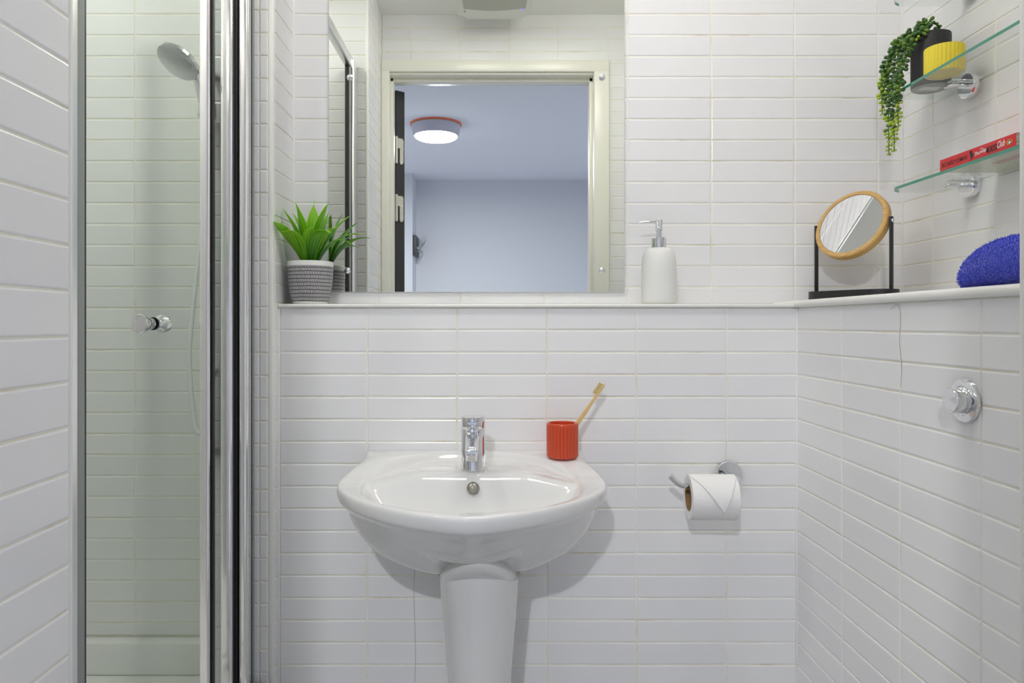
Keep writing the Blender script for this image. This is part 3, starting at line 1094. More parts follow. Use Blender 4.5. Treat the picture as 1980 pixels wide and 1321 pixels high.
lathe(bm, [(RI_, -0.0492), (RI_, 0.0492), (RI_ - 0.0012, 0.0492), (RI_ - 0.0012, -0.0492), (RI_, -0.0492)], 48, axis=Mx)
bmesh.ops.delete(bm, geom=[f for f in bm.faces if len(f.verts) > 4], context='FACES')
bmesh.ops.remove_doubles(bm, verts=bm.verts, dist=1e-5)
bmesh.ops.recalc_face_normals(bm, faces=bm.faces)
obj('cardboard_core', bm, CARD, rl)
# folded triangular end: wraps over the front, narrowing to a point
bm = B()
rowsv = []
for i in range(17):
    tt = i / 16
    ang = math.radians(112) - tt * math.radians(136)           # from over the top to low on the front
    rr = RR + 0.0012 + 0.0045 * tt ** 2
    f_ = max(0.0, (tt - 0.30) / 0.70)
    lo, hi = -0.0475 + 0.0610 * f_, 0.0475 - 0.0335 * f_
    rowsv.append([bm.verts.new((lo + (hi - lo) * j / 6, -rr * math.cos(ang), rr * math.sin(ang))) for j in range(7)])
for a, b in zip(rowsv, rowsv[1:]):
    for j in range(6):
        bm.faces.new((a[j], a[j + 1], b[j + 1], b[j]))
bmesh.ops.recalc_face_normals(bm, faces=bm.faces)
bmesh.ops.solidify(bm, geom=bm.faces[:], thickness=0.0008)
obj('folded_end', bm, PAPER, rl)

# ------------------------------------------------------------------ flush button
fb = empty('flush_button', V(XR, 1.030, -0.110), 'round chrome toilet flush button on the right tiled wall', 'flush button')
bm = B()
ax_ = frame_to((-1, 0, 0))
lathe(bm, [(0.0318, 0.0), (0.0318, 0.003), (0.0305, 0.0052), (0.0215, 0.0060), (0.0205, 0.0045)], 56, axis=ax_)
obj('wall_plate', bm, CHROME, fb)
bm = B()
lathe(bm, [(0.0195, 0.0040), (0.0195, 0.0065), (0.0180, 0.0072), (0.0180, 0.0225), (0.0170, 0.0238), (0.0, 0.0242)], 48, axis=ax_)
obj('push_knob', bm, CHROME, fb)

# ------------------------------------------------------------------ soap dispenser
sd = empty('soap_dispenser', V(0.3755, 1.655, 0.044), 'matt white soap dispenser with chrome pump on the ledge right of the mirror', 'soap dispenser')
bm = B()
lathe(bm, [(0.0, 0.0), (0.030, 0.0), (0.0315, 0.0012), (0.0355, 0.003), (0.0385, 0.0065), (0.0398, 0.0125), (0.0400, 0.030), (0.0398, 0.070), (0.0392, 0.092), (0.0378, 0.107), (0.0350, 0.118), (0.0305, 0.1255), (0.0245, 0.1290), (0.018, 0.1302), (0.0, 0.1304)], 64)
obj('bottle', bm, MATTEWHITE, sd)
pm = obj('pump_collar', lathe(B(), [(0.0170, 0.1298), (0.0172, 0.1310), (0.0172, 0.1520), (0.0165, 0.1528), (0.0, 0.1530)], 48), CHROME, sd)
bm = B()
lathe(bm, [(0.0062, 0.1525), (0.0062, 0.168), (0.0082, 0.1685), (0.0086, 0.194), (0.0078, 0.1950), (0.0, 0.1952)], 36)
obj('pump_stem', bm, CHROME, sd)
bm = B()
prof = []
for x, z, hw, hh in ((-0.004, 0.1905, 0.0060, 0.0032), (-0.018, 0.1903, 0.0056, 0.0028), (-0.034, 0.1898, 0.0048, 0.0024), (-0.0455, 0.1882, 0.0042, 0.0018)):
    prof.append([bm.verts.new((x, hw * math.cos(a), z + hh * math.sin(a))) for a in [2 * PI * j / 16 for j in range(16)]])
for a, b in zip(prof, prof[1:]):
    for j in range(16):
        bm.faces.new((a[j], a[(j + 1) % 16], b[(j + 1) % 16], b[j]))
bm.faces.new(prof[0])
bm.faces.new(list(reversed(prof[-1])))
bmesh.ops.recalc_face_normals(bm, faces=bm.faces)
obj('nozzle', bm, CHROME, sd)

# ------------------------------------------------------------------ leafy plant in the dashed pot
PXX, PYY, PZZ = -0.4245, 1.652, 0.044
pp = empty('potted_plant', V(PXX, PYY, PZZ), 'bright green leafy plant in a white pot with black dashes on the ledge', 'plant')
bm = B()
lathe(bm, [(0.0, 0.0), (0.034, 0.0), (0.0375, 0.002), (0.0415, 0.008), (0.0455, 0.022), (0.0490, 0.045), (0.0512, 0.070), (0.0520, 0.092), (0.0518, 0.0965), (0.0500, 0.0975), (0.0485, 0.0965), (0.0478, 0.085), (0.0, 0.083)], 72)
obj('pot', bm, POT, pp)
bm = B()
lathe(bm, [(0.0470, 0.083), (0.0465, 0.0865), (0.03, 0.088), (0.0, 0.0885)], 36)
obj('soil', bm, SOIL, pp)


def leaf(base, tip, bulge, width, fold=0.25, droop=0.0, peak=0.55, seg=12, twist=0.0):
    """lance-shaped blade from base to tip, arching by bulge (an offset of its middle), closed mesh with thickness"""
    base, tip, bulge = Vector(base), Vector(tip), Vector(bulge)
    bm = B()
    uvl = bm.loops.layers.uv.new('UVMap')
    rows = []
    for i in range(seg + 1):
        t_ = i / seg
        mid = (base + tip) / 2 + bulge
        c_ = base * (1 - t_) ** 2 + mid * 2 * t_ * (1 - t_) + tip * t_ ** 2
        c_ = c_ + Vector((0, 0, -droop * max(0, t_ - 0.6) ** 2 * 6))
        tg = ((mid - base) * (1 - t_) + (tip - mid) * t_).normalized()
        out = Vector((tip.x - base.x, tip.y - base.y, 0))
        out = out.normalized() if out.length > 1e-4 else Vector((0, -1, 0))
        side_ = tg.cross(Vector((0, 0, 1)))
        if side_.length < 0.15:
            side_ = out.cross(Vector((0, 0, 1)))
        side_.normalize()
        nrm_ = side_.cross(tg).normalized()
        if twist:
            side_ = (Matrix.Rotation(twist * (0.4 + 0.6 * t_), 3, tg) @ side_)
            nrm_ = side_.cross(tg).normalized()
        if t_ <= peak:
            k = 0.30 + 0.70 * math.sin(t_ / peak * PI / 2) ** 1.2
        else:
            k = max(0.02, math.cos((t_ - peak) / (1 - peak) * PI / 2) ** 0.85)
        hw = width / 2 * k
        row = []
        for j in range(5):
            s_ = (j - 2) / 2
            row.append((c_ + side_ * s_ * hw + nrm_ * (abs(s_) * hw * fold * (1 - 0.5 * t_)), nrm_, (j / 4, 0.08 + t_ * 0.75 + (0.06 if j == 2 else 0))))
        rows.append(row)
    th = 0.0004
    top = [[bm.verts.new(p + n_ * th) for p, n_, _ in r] for r in rows]
    bot = [[bm.verts.new(p - n_ * th) for p, n_, _ in r] for r in rows]

    def quad(vs, uvs):
        f_ = bm.faces.new(vs)
        for lp, uv in zip(f_.loops, uvs):
            lp[uvl].uv = uv
    for i in range(seg):
        for j in range(4):
            uv = [rows[i][j][2], rows[i][j + 1][2], rows[i + 1][j + 1][2], rows[i + 1][j][2]]
            quad((top[i][j], top[i][j + 1], top[i + 1][j + 1], top[i + 1][j]), uv)
            quad((bot[i][j], bot[i + 1][j], bot[i + 1][j + 1], bot[i][j + 1]), [uv[0], uv[3], uv[2], uv[1]])
        for j in (0, 4):
            uv = [rows[i][j][2], rows[i + 1][j][2]]
            quad((top[i][j], top[i + 1][j], bot[i + 1][j], bot[i][j]), [uv[0], uv[1], uv[1], uv[0]])
    bmesh.ops.recalc_face_normals(bm, faces=bm.faces)
    return bm


def lt(x, y, z):                # leaf tip given in room coordinates
    return (x - PXX, y - PYY, z - PZZ)


G0 = 0.086
leaves = [
    ((-0.010, -0.012, G0), lt(-0.4805, 1.560, 0.221), (-0.012, 0.02, 0.040), 0.034, 0.2, 0.000, 0.5, 0.0),
    ((-0.006, -0.018, G0), lt(-0.4715, 1.585, 0.205), (0.010, 0.00, 0.050), 0.036, 0.15, 0.004, 0.5, 0.0),
    ((-0.010, 0.000, G0), lt(-0.4790, 1.622, 0.259), (0.012, 0.0, 0.012), 0.032, 0.3, 0.0, 0.45, 0.0),
    ((-0.008, 0.010, G0), lt(-0.4690, 1.668, 0.256), (0.010, 0.0, 0.014), 0.035, 0.3, 0.0, 0.5, 0.0),
    ((-0.006, -0.008, G0), lt(-0.4500, 1.622, 0.272), (0.008, 0.0, 0.006), 0.040, 0.3, 0.0, 0.5, 0.0),
    ((0.000, 0.014, G0), lt(-0.4230, 1.685, 0.286), (-0.006, 0.0, 0.004), 0.007, 0.3, -0.004, 0.4, 0.0),
    ((0.002, 0.010, G0), lt(-0.4225, 1.672, 0.275), (0.002, 0.0, 0.004), 0.034, 0.3, 0.0, 0.55, 0.3),
    ((0.006, -0.006, G0), lt(-0.3815, 1.640, 0.274), (-0.010, 0.0, 0.008), 0.041, 0.25, 0.0, 0.55, 0.0),
    ((0.005, -0.018, G0), lt(-0.3640, 1.592, 0.206), (-0.014, 0.0, 0.055), 0.034, 0.12, 0.006, 0.55, 0.0),
    ((0.000, -0.016, G0), lt(-0.4080, 1.596, 0.216), (-0.004, 0.0, 0.024), 0.030, 0.15, 0.004, 0.6, 0.0),
    ((0.012, 0.006, G0), lt(-0.3050, 1.680, 0.2120), (-0.018, 0.0, 0.040), 0.030, 0.25, 0.004, 0.5, 0.0),
    ((0.010, 0.012, G0), lt(-0.3380, 1.668, 0.249), (-0.014, 0.0, 0.018), 0.033, 0.25, 0.0, 0.5, 0.0),
    ((0.012, 0.000, G0), lt(-0.3300, 1.655, 0.192), (-0.012, 0.0, 0.045), 0.022, 0.25, 0.010, 0.5, 0.0),
    ((0.010, -0.008, G0), lt(-0.3560, 1.630, 0.222), (-0.016, 0.0, 0.030), 0.026, 0.25, 0.004, 0.5, 0.0),
    ((0.004, 0.018, G0), lt(-0.3950, 1.705, 0.262), (-0.004, 0.0, 0.014), 0.026, 0.25, 0.0, 0.5, 0.0),
    ((-0.008, 0.018, G0), lt(-0.4480, 1.706, 0.240), (0.004, 0.0, 0.020), 0.026, 0.25, 0.0, 0.5, 0.0),
]
for b_, t_, bu, wd, fo, dr, pk, tw in leaves:
    obj('leaf', leaf(b_, t_, bu, wd, fo, dr, pk, twist=tw), LEAF, pp, angle=60)

# ------------------------------------------------------------------ vanity mirror on the right ledge
vx, vy, vz, yaw, tau, VR, VT = 0.7994, 1.6144, 0.2206, 1.0100, 0.4024, 0.0830, 0.0185
vm = empty('vanity_mirror', V(vx, vy, 0.0515), 'tilted round vanity mirror with bamboo rim and black stand on the right ledge', 'mirror', rot=(0, 0, -yaw))
# local x = pivot axis, local -y = where the mirror faces
bm = B()
prism(bm, rrect(0.200, 0.082, 0.0405, 12), 0.0, 0.0225)
es = [e_ for e_ in bm.edges if abs(e_.verts[0].co.z - 0.0225) < 1e-6 and abs(e_.verts[1].co.z - 0.0225) < 1e-6]
bmesh.ops.bevel(bm, geom=es, offset=0.002, segments=2, affect='EDGES')
obj('base_tray', bm, BLACK, vm, smooth=True)
pz = vz - 0.0515
for sgn in (-1, 1):
    bm = B()
    box(bm, sgn * 0.0880 - 0.0022, sgn * 0.0880 + 0.0022, -0.0055, 0.0055, 0.020, pz + 0.009, bev=0.0012, seg=2)
    obj('post', bm, BLACK, vm)
    bm = B()
    lathe(bm, [(0.0042, 0), (0.0042, 0.0015), (0.0030, 0.0032), (0.0, 0.0038)], 20, axis=frame_to((sgn, 0, 0), (sgn * 0.0902, 0, pz)))
    obj('pivot_screw', bm, CHROME, vm)
MT = Matrix.Translation((0, 0, pz)) @ Matrix.Rotation(-tau, 4, 'X') @ frame_to((0, -1, 0))
bm = B()
ri = VR - 0.0105
lathe(bm, [(0.0, -VT / 2), (VR - 0.0015, -VT / 2), (VR, -VT / 2 + 0.0015), (VR, VT / 2 - 0.0025), (VR - 0.0022, VT / 2), (ri + 0.0008, VT / 2), (ri, VT / 2 - 0.0008), (ri, VT / 2 - 0.003), (0.0, VT / 2 - 0.003)], 96, axis=MT)
obj('bamboo_rim', bm, BAMBOO, vm)
bm = B()
lathe(bm, [(0.0, VT / 2 - 0.0029), (ri - 0.0003, VT / 2 - 0.0029), (ri - 0.0006, VT / 2 - 0.0016), (0.0, VT / 2 - 0.0016)], 96, axis=MT)
obj('mirror_disc', bm, CLEARMIRROR, vm, angle=20)

# ------------------------------------------------------------------ glass shelves
XS0 = 0.850
YS0, YS1 = 1.075, 1.567


def shelf(zs_, label):
    r = empty('glass_shelf', V(XRU, 1.470, zs_), label, 'shelf', 'glass shelves on the right wall')
    bm = B()
    cr = 0.042
    ol = [(-0.0008, YS1 - 1.470)]
    ol += [(XS0 - XRU + cr + cr * math.cos(a), YS1 - 1.470 - cr + cr * math.sin(a)) for a in [PI / 2 + i * PI / 2 / 12 for i in range(13)]]
    ol += [(XS0 - XRU + cr + cr * math.cos(a), YS0 - 1.470 + cr + cr * math.sin(a)) for a in [PI + i * PI / 2 / 12 for i in range(13)]]
    ol += [(-0.0008, YS0 - 1.470)]
    prism(bm, ol, -0.003, 0.003, 0, 1)
    bm.normal_update()
    for f in bm.faces:
        if f.material_index == 1 and f.normal.x > -0.35:
            f.material_index = 0
    obj('glass_plate', bm, [SHELFGLASS, GEDGE], r, smooth=False)
    for y in (0.0, 1.165 - 1.470):
        bm = B()
        lathe(bm, [(0.0255, 0), (0.0255, 0.0145), (0.0245, 0.0158), (0.0, 0.0160)], 48, axis=frame_to((-1, 0, 0), (0, y, -0.005)))
        br = obj('bracket_rosette', bm, CHROME, r)
        bm = B()
        box(bm, -0.056, -0.0155, y - 0.0085, y + 0.0085, -0.0085, -0.0032, bev=0.0022, seg=3)
        box(bm, -0.050, -0.0155, y - 0.0075, y + 0.0075, 0.0032, 0.0072, bev=0.0018, seg=3)
        obj('clamp', bm, CHROME, br)
    return r


shelf(0.692, 'glass shelf cut off by the top edge of the picture')
shelf(0.490, 'glass shelf holding the black plant pot and yellow jar')
shelf(0.2875, 'glass shelf holding the red book')

# black pot with trailing plant
TX0, TY0, TZ0 = 0.916, 1.516, 0.4935
tr = empty('trailing_plant', V(TX0, TY0, TZ0), 'trailing bead-leaved succulent in a black pot on the glass shelf', 'plant')
bm = B()
lathe(bm, [(0.0, 0.0015), (0.0300, 0.0015), (0.0305, 0.0), (0.0340, 0.0), (0.0365, 0.002), (0.0372, 0.006), (0.0378, 0.108), (0.0372, 0.1115), (0.0355, 0.1125), (0.0340, 0.1115), (0.0335, 0.102), (0.0, 0.100)], 64)
for f in bm.faces:
    if f.calc_center_median().z < 0.0018:
        f.material_index = 1
obj('pot', bm, [PBLACK, PGREY], tr)
bm = B()
box(bm, -0.022, 0.016, -0.012, 0.010, 0.0008, 0.0013)
obj('paper_sticker', bm, PAPER, tr, smooth=False)


def bead_mesh(r):
    bm = B()
    bmesh.ops.create_icosphere(bm, subdivisions=2, radius=1.0)
    for v in bm.verts:
        x = (v.co.x + 1) / 2
        k = 0.52 + 0.48 * x ** 0.8
        v.co = Vector((v.co.x * 0.5 + 0.5, v.co.y * 0.40 * k, v.co.z * 0.40 * k))
    me = bpy.data.meshes.new('bead_proto')
    bm.to_mesh(me)
    bm.free()
    return me


_bead = bead_mesh(1)


def strand(path, r0=0.0011, step=0.0088, lime=0.25, ln=0.0125, seed=1, thin_from=0.0):
    rng = random.Random(seed)
    pts = catmull([(p[0] - TX0, p[1] - TY0, p[2] - TZ0) for p in path], 10)
    st = obj('strand', tube(B(), pts, r0, 6), STEM, tr)
    bm = B()
    total = sum((b - a).length for a, b in zip(pts, pts[1:]))
    s_, acc, k = 0.0, 0.0, 0
    nxt = 0.003
    for a, b in zip(pts, pts[1:]):
        seg = (b - a).length
        tg = (b - a).normalized()
        while nxt <= acc + seg:
            q = a + (b - a) * ((nxt - acc) / seg)
            f_ = nxt / total
            k += 1
            for hside in range(2):
                ang = k * 2.4 + hside * PI + rng.uniform(-0.5, 0.5)
                s1 = tg.cross(Vector((0.3, 0.5, 0.81))).normalized()
                s2 = tg.cross(s1)
                d_ = (s1 * math.cos(ang) + s2 * math.sin(ang)) * 0.9 + tg * rng.uniform(-0.1, 0.55)
                size = ln * rng.uniform(0.8, 1.15) * (1.0 if f_ < 0.8 else 1.0 - 0.45 * (f_ - 0.8) / 0.2)
                M = Matrix.Translation(q) @ d_.to_track_quat('X', 'Z').to_matrix().to_4x4() @ Matrix.Scale(size, 4)
                if f_ > 1 - lime:
                    mi = 2
                elif f_ > 1 - lime * 1.6:
                    mi = rng.choice((1, 2))
                else:
                    mi = rng.choice((0, 0, 1))
                n0 = len(bm.verts)
                bm.from_mesh(_bead)
                bm.verts.ensure_lookup_table()
                vs = bm.verts[n0:]
                fs = set()
                for v in vs:
                    v.co = M @ v.co
                    fs.update(v.link_faces)
                for f__ in fs:
                    f__.material_index = mi
            nxt += step
        acc += seg
    props(obj('bead_leaves', bm, [BEAD1, BEAD2, BEAD3], st), kind='stuff')


zt_ = TZ0 + 0.112
strand([(0.905, 1.530, 0.596), (0.893, 1.545, 0.618), (0.872, 1.562, 0.610), (0.858, 1.580, 0.575), (0.853, 1.588, 0.535), (0.852, 1.588, 0.500), (0.853, 1.588, 0.462)], lime=0.30, seed=3)
strand([(0.905, 1.525, 0.596), (0.888, 1.535, 0.622), (0.868, 1.548, 0.606), (0.858, 1.566, 0.560), (0.858, 1.572, 0.500), (0.859, 1.574, 0.430), (0.860, 1.574, 0.368)], lime=0.18, seed=5)
strand([(0.905, 1.515, 0.596), (0.884, 1.520, 0.616), (0.866, 1.535, 0.592), (0.858, 1.552, 0.540), (0.858, 1.556, 0.480), (0.861, 1.556, 0.420), (0.8615, 1.556, 0.372)], lime=0.18, seed=7)
strand([(0.905, 1.510, 0.596), (0.880, 1.505, 0.613), (0.862, 1.500, 0.588), (0.846, 1.503, 0.545), (0.8415, 1.505, 0.500), (0.8415, 1.506, 0.450), (0.843, 1.507, 0.412)], lime=0.14, seed=9)
strand([(0.902, 1.505, 0.596), (0.876, 1.498, 0.604), (0.860, 1.494, 0.570), (0.845, 1.496, 0.530), (0.8410, 1.500, 0.490), (0.8410, 1.502, 0.458)], lime=0.02, seed=11)
strand([(0.902, 1.530, 0.596), (0.884, 1.548, 0.616), (0.866, 1.566, 0.590), (0.857, 1.580, 0.560), (0.855, 1.584, 0.520), (0.856, 1.584, 0.485)], lime=0.02, seed=13)
strand([(0.908, 1.516, 0.600), (0.905, 1.512, 0.616), (0.896, 1.500, 0.618), (0.885, 1.492, 0.606), (0.870, 1.486, 0.590)], lime=0.02, seed=15)
strand([(0.915, 1.520, 0.600), (0.919, 1.512, 0.616), (0.925, 1.502, 0.622)], lime=0.02, seed=17)
strand([(0.910, 1.518, 0.600), (0.905, 1.520, 0.620), (0.896, 1.515, 0.634), (0.888, 1.510, 0.625)], lime=0.02, seed=19)
strand([(0.908, 1.520, 0.600), (0.902, 1.522, 0.622), (0.902, 1.508, 0.632), (0.912, 1.495, 0.625)], lime=0.02, seed=21)
bpy.data.meshes.remove(_bead)

yj = empty('candle_jar', V(0.8895, 1.428, 0.4935), 'small yellow ribbed ceramic jar in front of the black pot', 'jar')
bm = B()
lathe(bm, [(0.0, 0.0022), (0.0275, 0.0022), (0.0285, 0.0), (0.0325, 0.0), (0.0348, 0.0015, 0.4), (0.0355, 0.004, 1), (0.0355, 0.050, 1), (0.0350, 0.0525, 0.4), (0.0340, 0.0530), (0.0320, 0.0525), (0.0315, 0.046), (0.0, 0.044)], 240, ribs=30, rib_amp=0.0015)
for f in bm.faces:
    c_ = f.calc_center_median()
    if c_.z < 0.0023 and (c_.x ** 2 + c_.y ** 2) ** 0.5 < 0.0335:
        f.material_index = 1 if (c_.x ** 2 + c_.y ** 2) ** 0.5 < 0.029 else 2
obj('jar_body', bm, [YELLOW, YBASE, mat('jar_foot_white', (0.80, 0.78, 0.62), 0.6)], yj)

# ------------------------------------------------------------------ book
BT = 0.0242
bk = empty('book', V(0.858, 1.390, 0.2907), 'red paperback lying flat on the lowest glass shelf', 'book')
# local: u runs toward the viewer (-y), spine faces -x
BL, BD = 0.203, 0.113
bm = B()
box(bm, 0.0, BD, -BL, 0.0, BT - 0.0007, BT)
box(bm, -0.0006, 0.0004, -BL, 0.0, 0.0008, BT, bev=0.0004, seg=1)
obj('cover', bm, BOOKRED, bk, smooth=False)
CREAM = mat('cream_back_cover', (0.80, 0.74, 0.60), 0.4)
bm = B()
box(bm, -0.0006, BD, -BL, 0.0, 0.0002, 0.0009)
props(obj('back_cover', bm, CREAM, bk, smooth=False), 'cream back cover with rows of small print')
bm = B()
rb = random.Random(5)
for i in range(22):
    y = -0.012 - i * 0.0085
    for k in range(9):
        x0_ = 0.010 + k * 0.0105
        box(bm, x0_, x0_ + rb.uniform(0.005, 0.009), y - 0.0008, y + 0.0008, 0.00005, 0.0003)
props(obj('small_print', bm, mat('green_grey_print', (0.34, 0.40, 0.28), 0.6), bk, smooth=False), kind='stuff')
bm = B()
prism(bm, rrect(0.020, 0.095, 0.0095, 6, 0.050, -0.125), 0.0000, 0.0003)
obj('printed_patch', bm, mat('pale_red_print', (0.62, 0.30, 0.27), 0.5), bk, smooth=False)
bm = B()
box(bm, 0.0005, BD - 0.0015, -BL + 0.0008, -0.0008, 0.0006, BT - 0.0006)
obj('page_block', bm, PAGES, bk, smooth=False)
SM = Matrix(((0, 0, -1, -0.0007), (-1, 0, 0, 0), (0, 1, 0, 0), (0, 0, 0, 1)))


def text_mesh(s_, height, width, shear=0.0, bold=0.0):
    cu = bpy.data.curves.new('text', 'FONT')
    cu.body = s_
    cu.size = 1.0
    cu.shear = shear
    cu.offset = bold
    cu.resolution_u = 3
    o = bpy.data.objects.new('text_source', cu)
    COL.objects.link(o)
    bpy.context.view_layer.update()
    me = bpy.data.meshes.new_from_object(o.evaluated_get(bpy.context.evaluated_depsgraph_get()))
    bpy.data.objects.remove(o)
    xs = [v.co.x for v in me.vertices]
    ys = [v.co.y for v in me.vertices]
    x0, x1, y0, y1 = min(xs), max(xs), min(ys), max(ys)
    for v in me.vertices:
        v.co.x = (v.co.x - x0) / (x1 - x0) * width
        v.co.y = (v.co.y - y0) / (y1 - y0) * height
    return me


def spine_text(name, s_, u0, u1, z0, z1, m, shear=0.0, bold=0.0, rot=0.0):
    me = text_mesh(s_, z1 - z0, u1 - u0, shear, bold)
    me.materials.clear()
    me.materials.append(m)
    me.name = name
    o = bpy.data.objects.new(name, me)
    COL.objects.link(o)
    o.parent = bk
    o.matrix_local = SM @ Matrix.Translation((u0, z0, 0.0002)) @ Matrix.Rotation(rot, 4, 'Z')
    return o


spine_text('author_lettering', 'RICHARD OSMAN', 0.007, 0.081, 0.0080, 0.0165, INKB, bold=0.008)
spine_text('title_lettering', 'The', 0.1160, 0.1235, 0.0162, 0.0195, INKW, shear=0.35, rot=0.12)
spine_text('title_lettering', 'Thursday', 0.1020, 0.1340, 0.0066, 0.0150, INKW, shear=0.4, bold=0.015, rot=0.10)
spine_text('title_lettering', 'MURDER', 0.1320, 0.1605, 0.0062, 0.0175, INKB, bold=0.02)
spine_text('title_lettering', 'Club', 0.1590, 0.1785, 0.0085, 0.0200, INKW, shear=0.4, bold=0.012, rot=0.05)


def spine_poly(name, polys, m, lift=0.0002):
    bm = B()
    for pl in polys:
        bm.faces.new([bm.verts.new((x, y, 0)) for x, y in pl])
    o = obj(name, bm, m, bk, smooth=False)
    o.matrix_local = SM @ Matrix.Translation((0, 0, lift))
    return o


# running cloaked figure
spine_poly('printed_figure', [
    [(0.0870, 0.0175), (0.0900, 0.0165), (0.0935, 0.0172), (0.0945, 0.0200), (0.0915, 0.0212), (0.0885, 0.0205)],
    [(0.0865, 0.0155), (0.0890, 0.0150), (0.0902, 0.0168), (0.0885, 0.0172)],
    [(0.0905, 0.0168), (0.0890, 0.0120), (0.0915, 0.0080), (0.0955, 0.0078), (0.0965, 0.0130), (0.0945, 0.0172)],
    [(0.0950, 0.0165), (0.0960, 0.0150), (0.1000, 0.0165)],
    [(0.0958, 0.0140), (0.0960, 0.0120), (0.1010, 0.0128)],
    [(0.0956, 0.0105), (0.0950, 0.0088), (0.1005, 0.0092)],
    [(0.0915, 0.0082), (0.0885, 0.0050), (0.0872, 0.0030), (0.0885, 0.0028), (0.0908, 0.0050), (0.0935, 0.0080)],
    [(0.0935, 0.0080), (0.0950, 0.0055), (0.0962, 0.0060), (0.0955, 0.0080)],
], INKB)
ell = lambda cx, cy, rx, ry, n=28: [(cx + rx * math.cos(2 * PI * i / n), cy + ry * math.sin(2 * PI * i / n)) for i in range(n)]
spine_poly('printed_oval', [ell(0.1885, 0.0125, 0.0068, 0.0047)], INKO, 0.0002)
spine_poly('printed_bird', [[(0.1850, 0.0100), (0.1875, 0.0088), (0.1915, 0.0090), (0.1930, 0.0118), (0.1925, 0.0150), (0.1895, 0.0160), (0.1870, 0.0145), (0.1840, 0.0128)]], INKB, 0.0004)
spine_poly('printed_bird_front', [[(0.1858, 0.0108), (0.1882, 0.0096), (0.1908, 0.0098), (0.1920, 0.0120), (0.1912, 0.0143), (0.1890, 0.0136), (0.1866, 0.0124)]], INKW, 0.0006)

# ------------------------------------------------------------------ blue towel
tw = empty('bath_towel', V(0.825, 0.975, 0.0515), 'folded blue terry towel on the right ledge', 'towel')
bm = B()
rings = []
NS, NR = 90, 96
Lh = 0.135


def towel_r(t_, a):
    """half extents of the folded towel along its length (t 0 = rounded far end)"""
    k = max(0.0, 1 - max(0.0, 1 - t_ / 0.42) ** 2.4) ** 0.5 if t_ < 0.42 else 1.0
    return k


for i in range(NS + 1):
    t_ = i / NS
    y = Lh - t_ * 2 * Lh
    k = max(0.02, towel_r(t_, 0))
    if t_ > 0.94:
        k *= max(0.05, max(0.0, math.cos((t_ - 0.94) / 0.06 * PI / 2)) ** 0.5)
    hz = (0.0365 * k + 0.002 * t_)
    ring = []
    for j in range(NR):
        a = 2 * PI * j / NR
        ca, sa = math.cos(a), math.sin(a)
        x = 0.137 * (0.75 + 0.25 * k) * math.copysign(abs(ca) ** 0.45, ca)
        z = hz * (1 + math.copysign(abs(sa) ** 0.75, sa))
        p = Vector((x, y, z))
        nz_ = noise.noise(p * 14) * 0.0030 + noise.noise(p * 230) * 0.0016
        q = Vector((ca, 0, sa))
        p += q * nz_
        p.z = max(0.0006, p.z)
        ring.append(bm.verts.new(p))
    rings.append(ring)
for a, b in zip(rings, rings[1:]):
    for j in range(NR):
        bm.faces.new((a[j], a[(j + 1) % NR], b[(j + 1) % NR], b[j]))
bm.faces.new(rings[0])
bm.faces.new(list(reversed(rings[-1])))
bmesh.ops.recalc_face_normals(bm, faces=bm.faces)
body = obj('towel_cloth', bm, BLUE, tw, angle=180)
# terry loops over the side that shows
rng = random.Random(4)
src = [(p.center.copy(), p.normal.copy(), p.area) for p in body.data.polygons if p.normal.x < 0.6]
bm = B()
for c_, n_, ar in src:
    for k in range(2):
        o_ = c_ + Vector((rng.uniform(-1, 1), rng.uniform(-1, 1), rng.uniform(-1, 1))) * 0.0016
        d_ = (n_ + Vector((rng.uniform(-1, 1), rng.uniform(-1, 1), rng.uniform(-1, 1))) * 0.6).normalized()
        if o_.z < 0.002 and n_.z < 0.2:
            continue
        s_ = d_.orthogonal().normalized() * 0.0007
        t2 = d_.cross(s_)
        b0 = [bm.verts.new(o_ + s_), bm.verts.new(o_ - s_ * 0.5 + t2 * 0.87), bm.verts.new(o_ - s_ * 0.5 - t2 * 0.87)]
        tip = bm.verts.new(o_ + d_ * rng.uniform(0.0018, 0.0032))
        for q in range(3):
            bm.faces.new((b0[q], b0[(q + 1) % 3], tip))
props(obj('terry_loops', bm, BLUE, tw, smooth=False), kind='stuff')

# ------------------------------------------------------------------ ceiling extractor, lamps
fn = empty('extractor_fan', V(-0.003, 0.712, CE), 'white rounded extractor fan on the ceiling, seen in the mirror', 'fan')
bm = B()
prism(bm, rrect(0.284, 0.240, 0.035, 8), -0.066, -0.001)
es = [e_ for e_ in bm.edges if all(abs(v.co.z + 0.066) < 1e-6 for v in e_.verts)]
bmesh.ops.bevel(bm, geom=es, offset=0.014, segments=4, affect='EDGES')
obj('fan_housing', bm, LEDM, fn)
bm = B()
ol = [(-0.122, 0.095)] + [(-0.118 + 0.236 * i / 20, -0.022 + (-0.018 * math.sin(i / 20 * PI) ** 1.3 + 0.006 * (i / 20 - 0.5))) for i in range(21)] + [(0.122, 0.095)]
prism(bm, ol, -0.0685, -0.0645)
obj('front_panel', bm, FANPANEL, fn)
bm = B()
lathe(bm, [(0.0042, 0), (0.0042, 0.002), (0, 0.003)], 16, axis=frame_to((0, 0, -1), (0.105, -0.032, -0.0655)))
obj('indicator_light', bm, LEDBLUE, fn)
bm = B()
for k in range(2):
    for i in range(5):
        box(bm, -0.1175 + k * 0.004, -0.1150 + k * 0.004, -0.060 + i * 0.004, -0.0575 + i * 0.004, -0.0667, -0.0655)
obj('printed_mark', bm, INKGREY, fn, smooth=False)

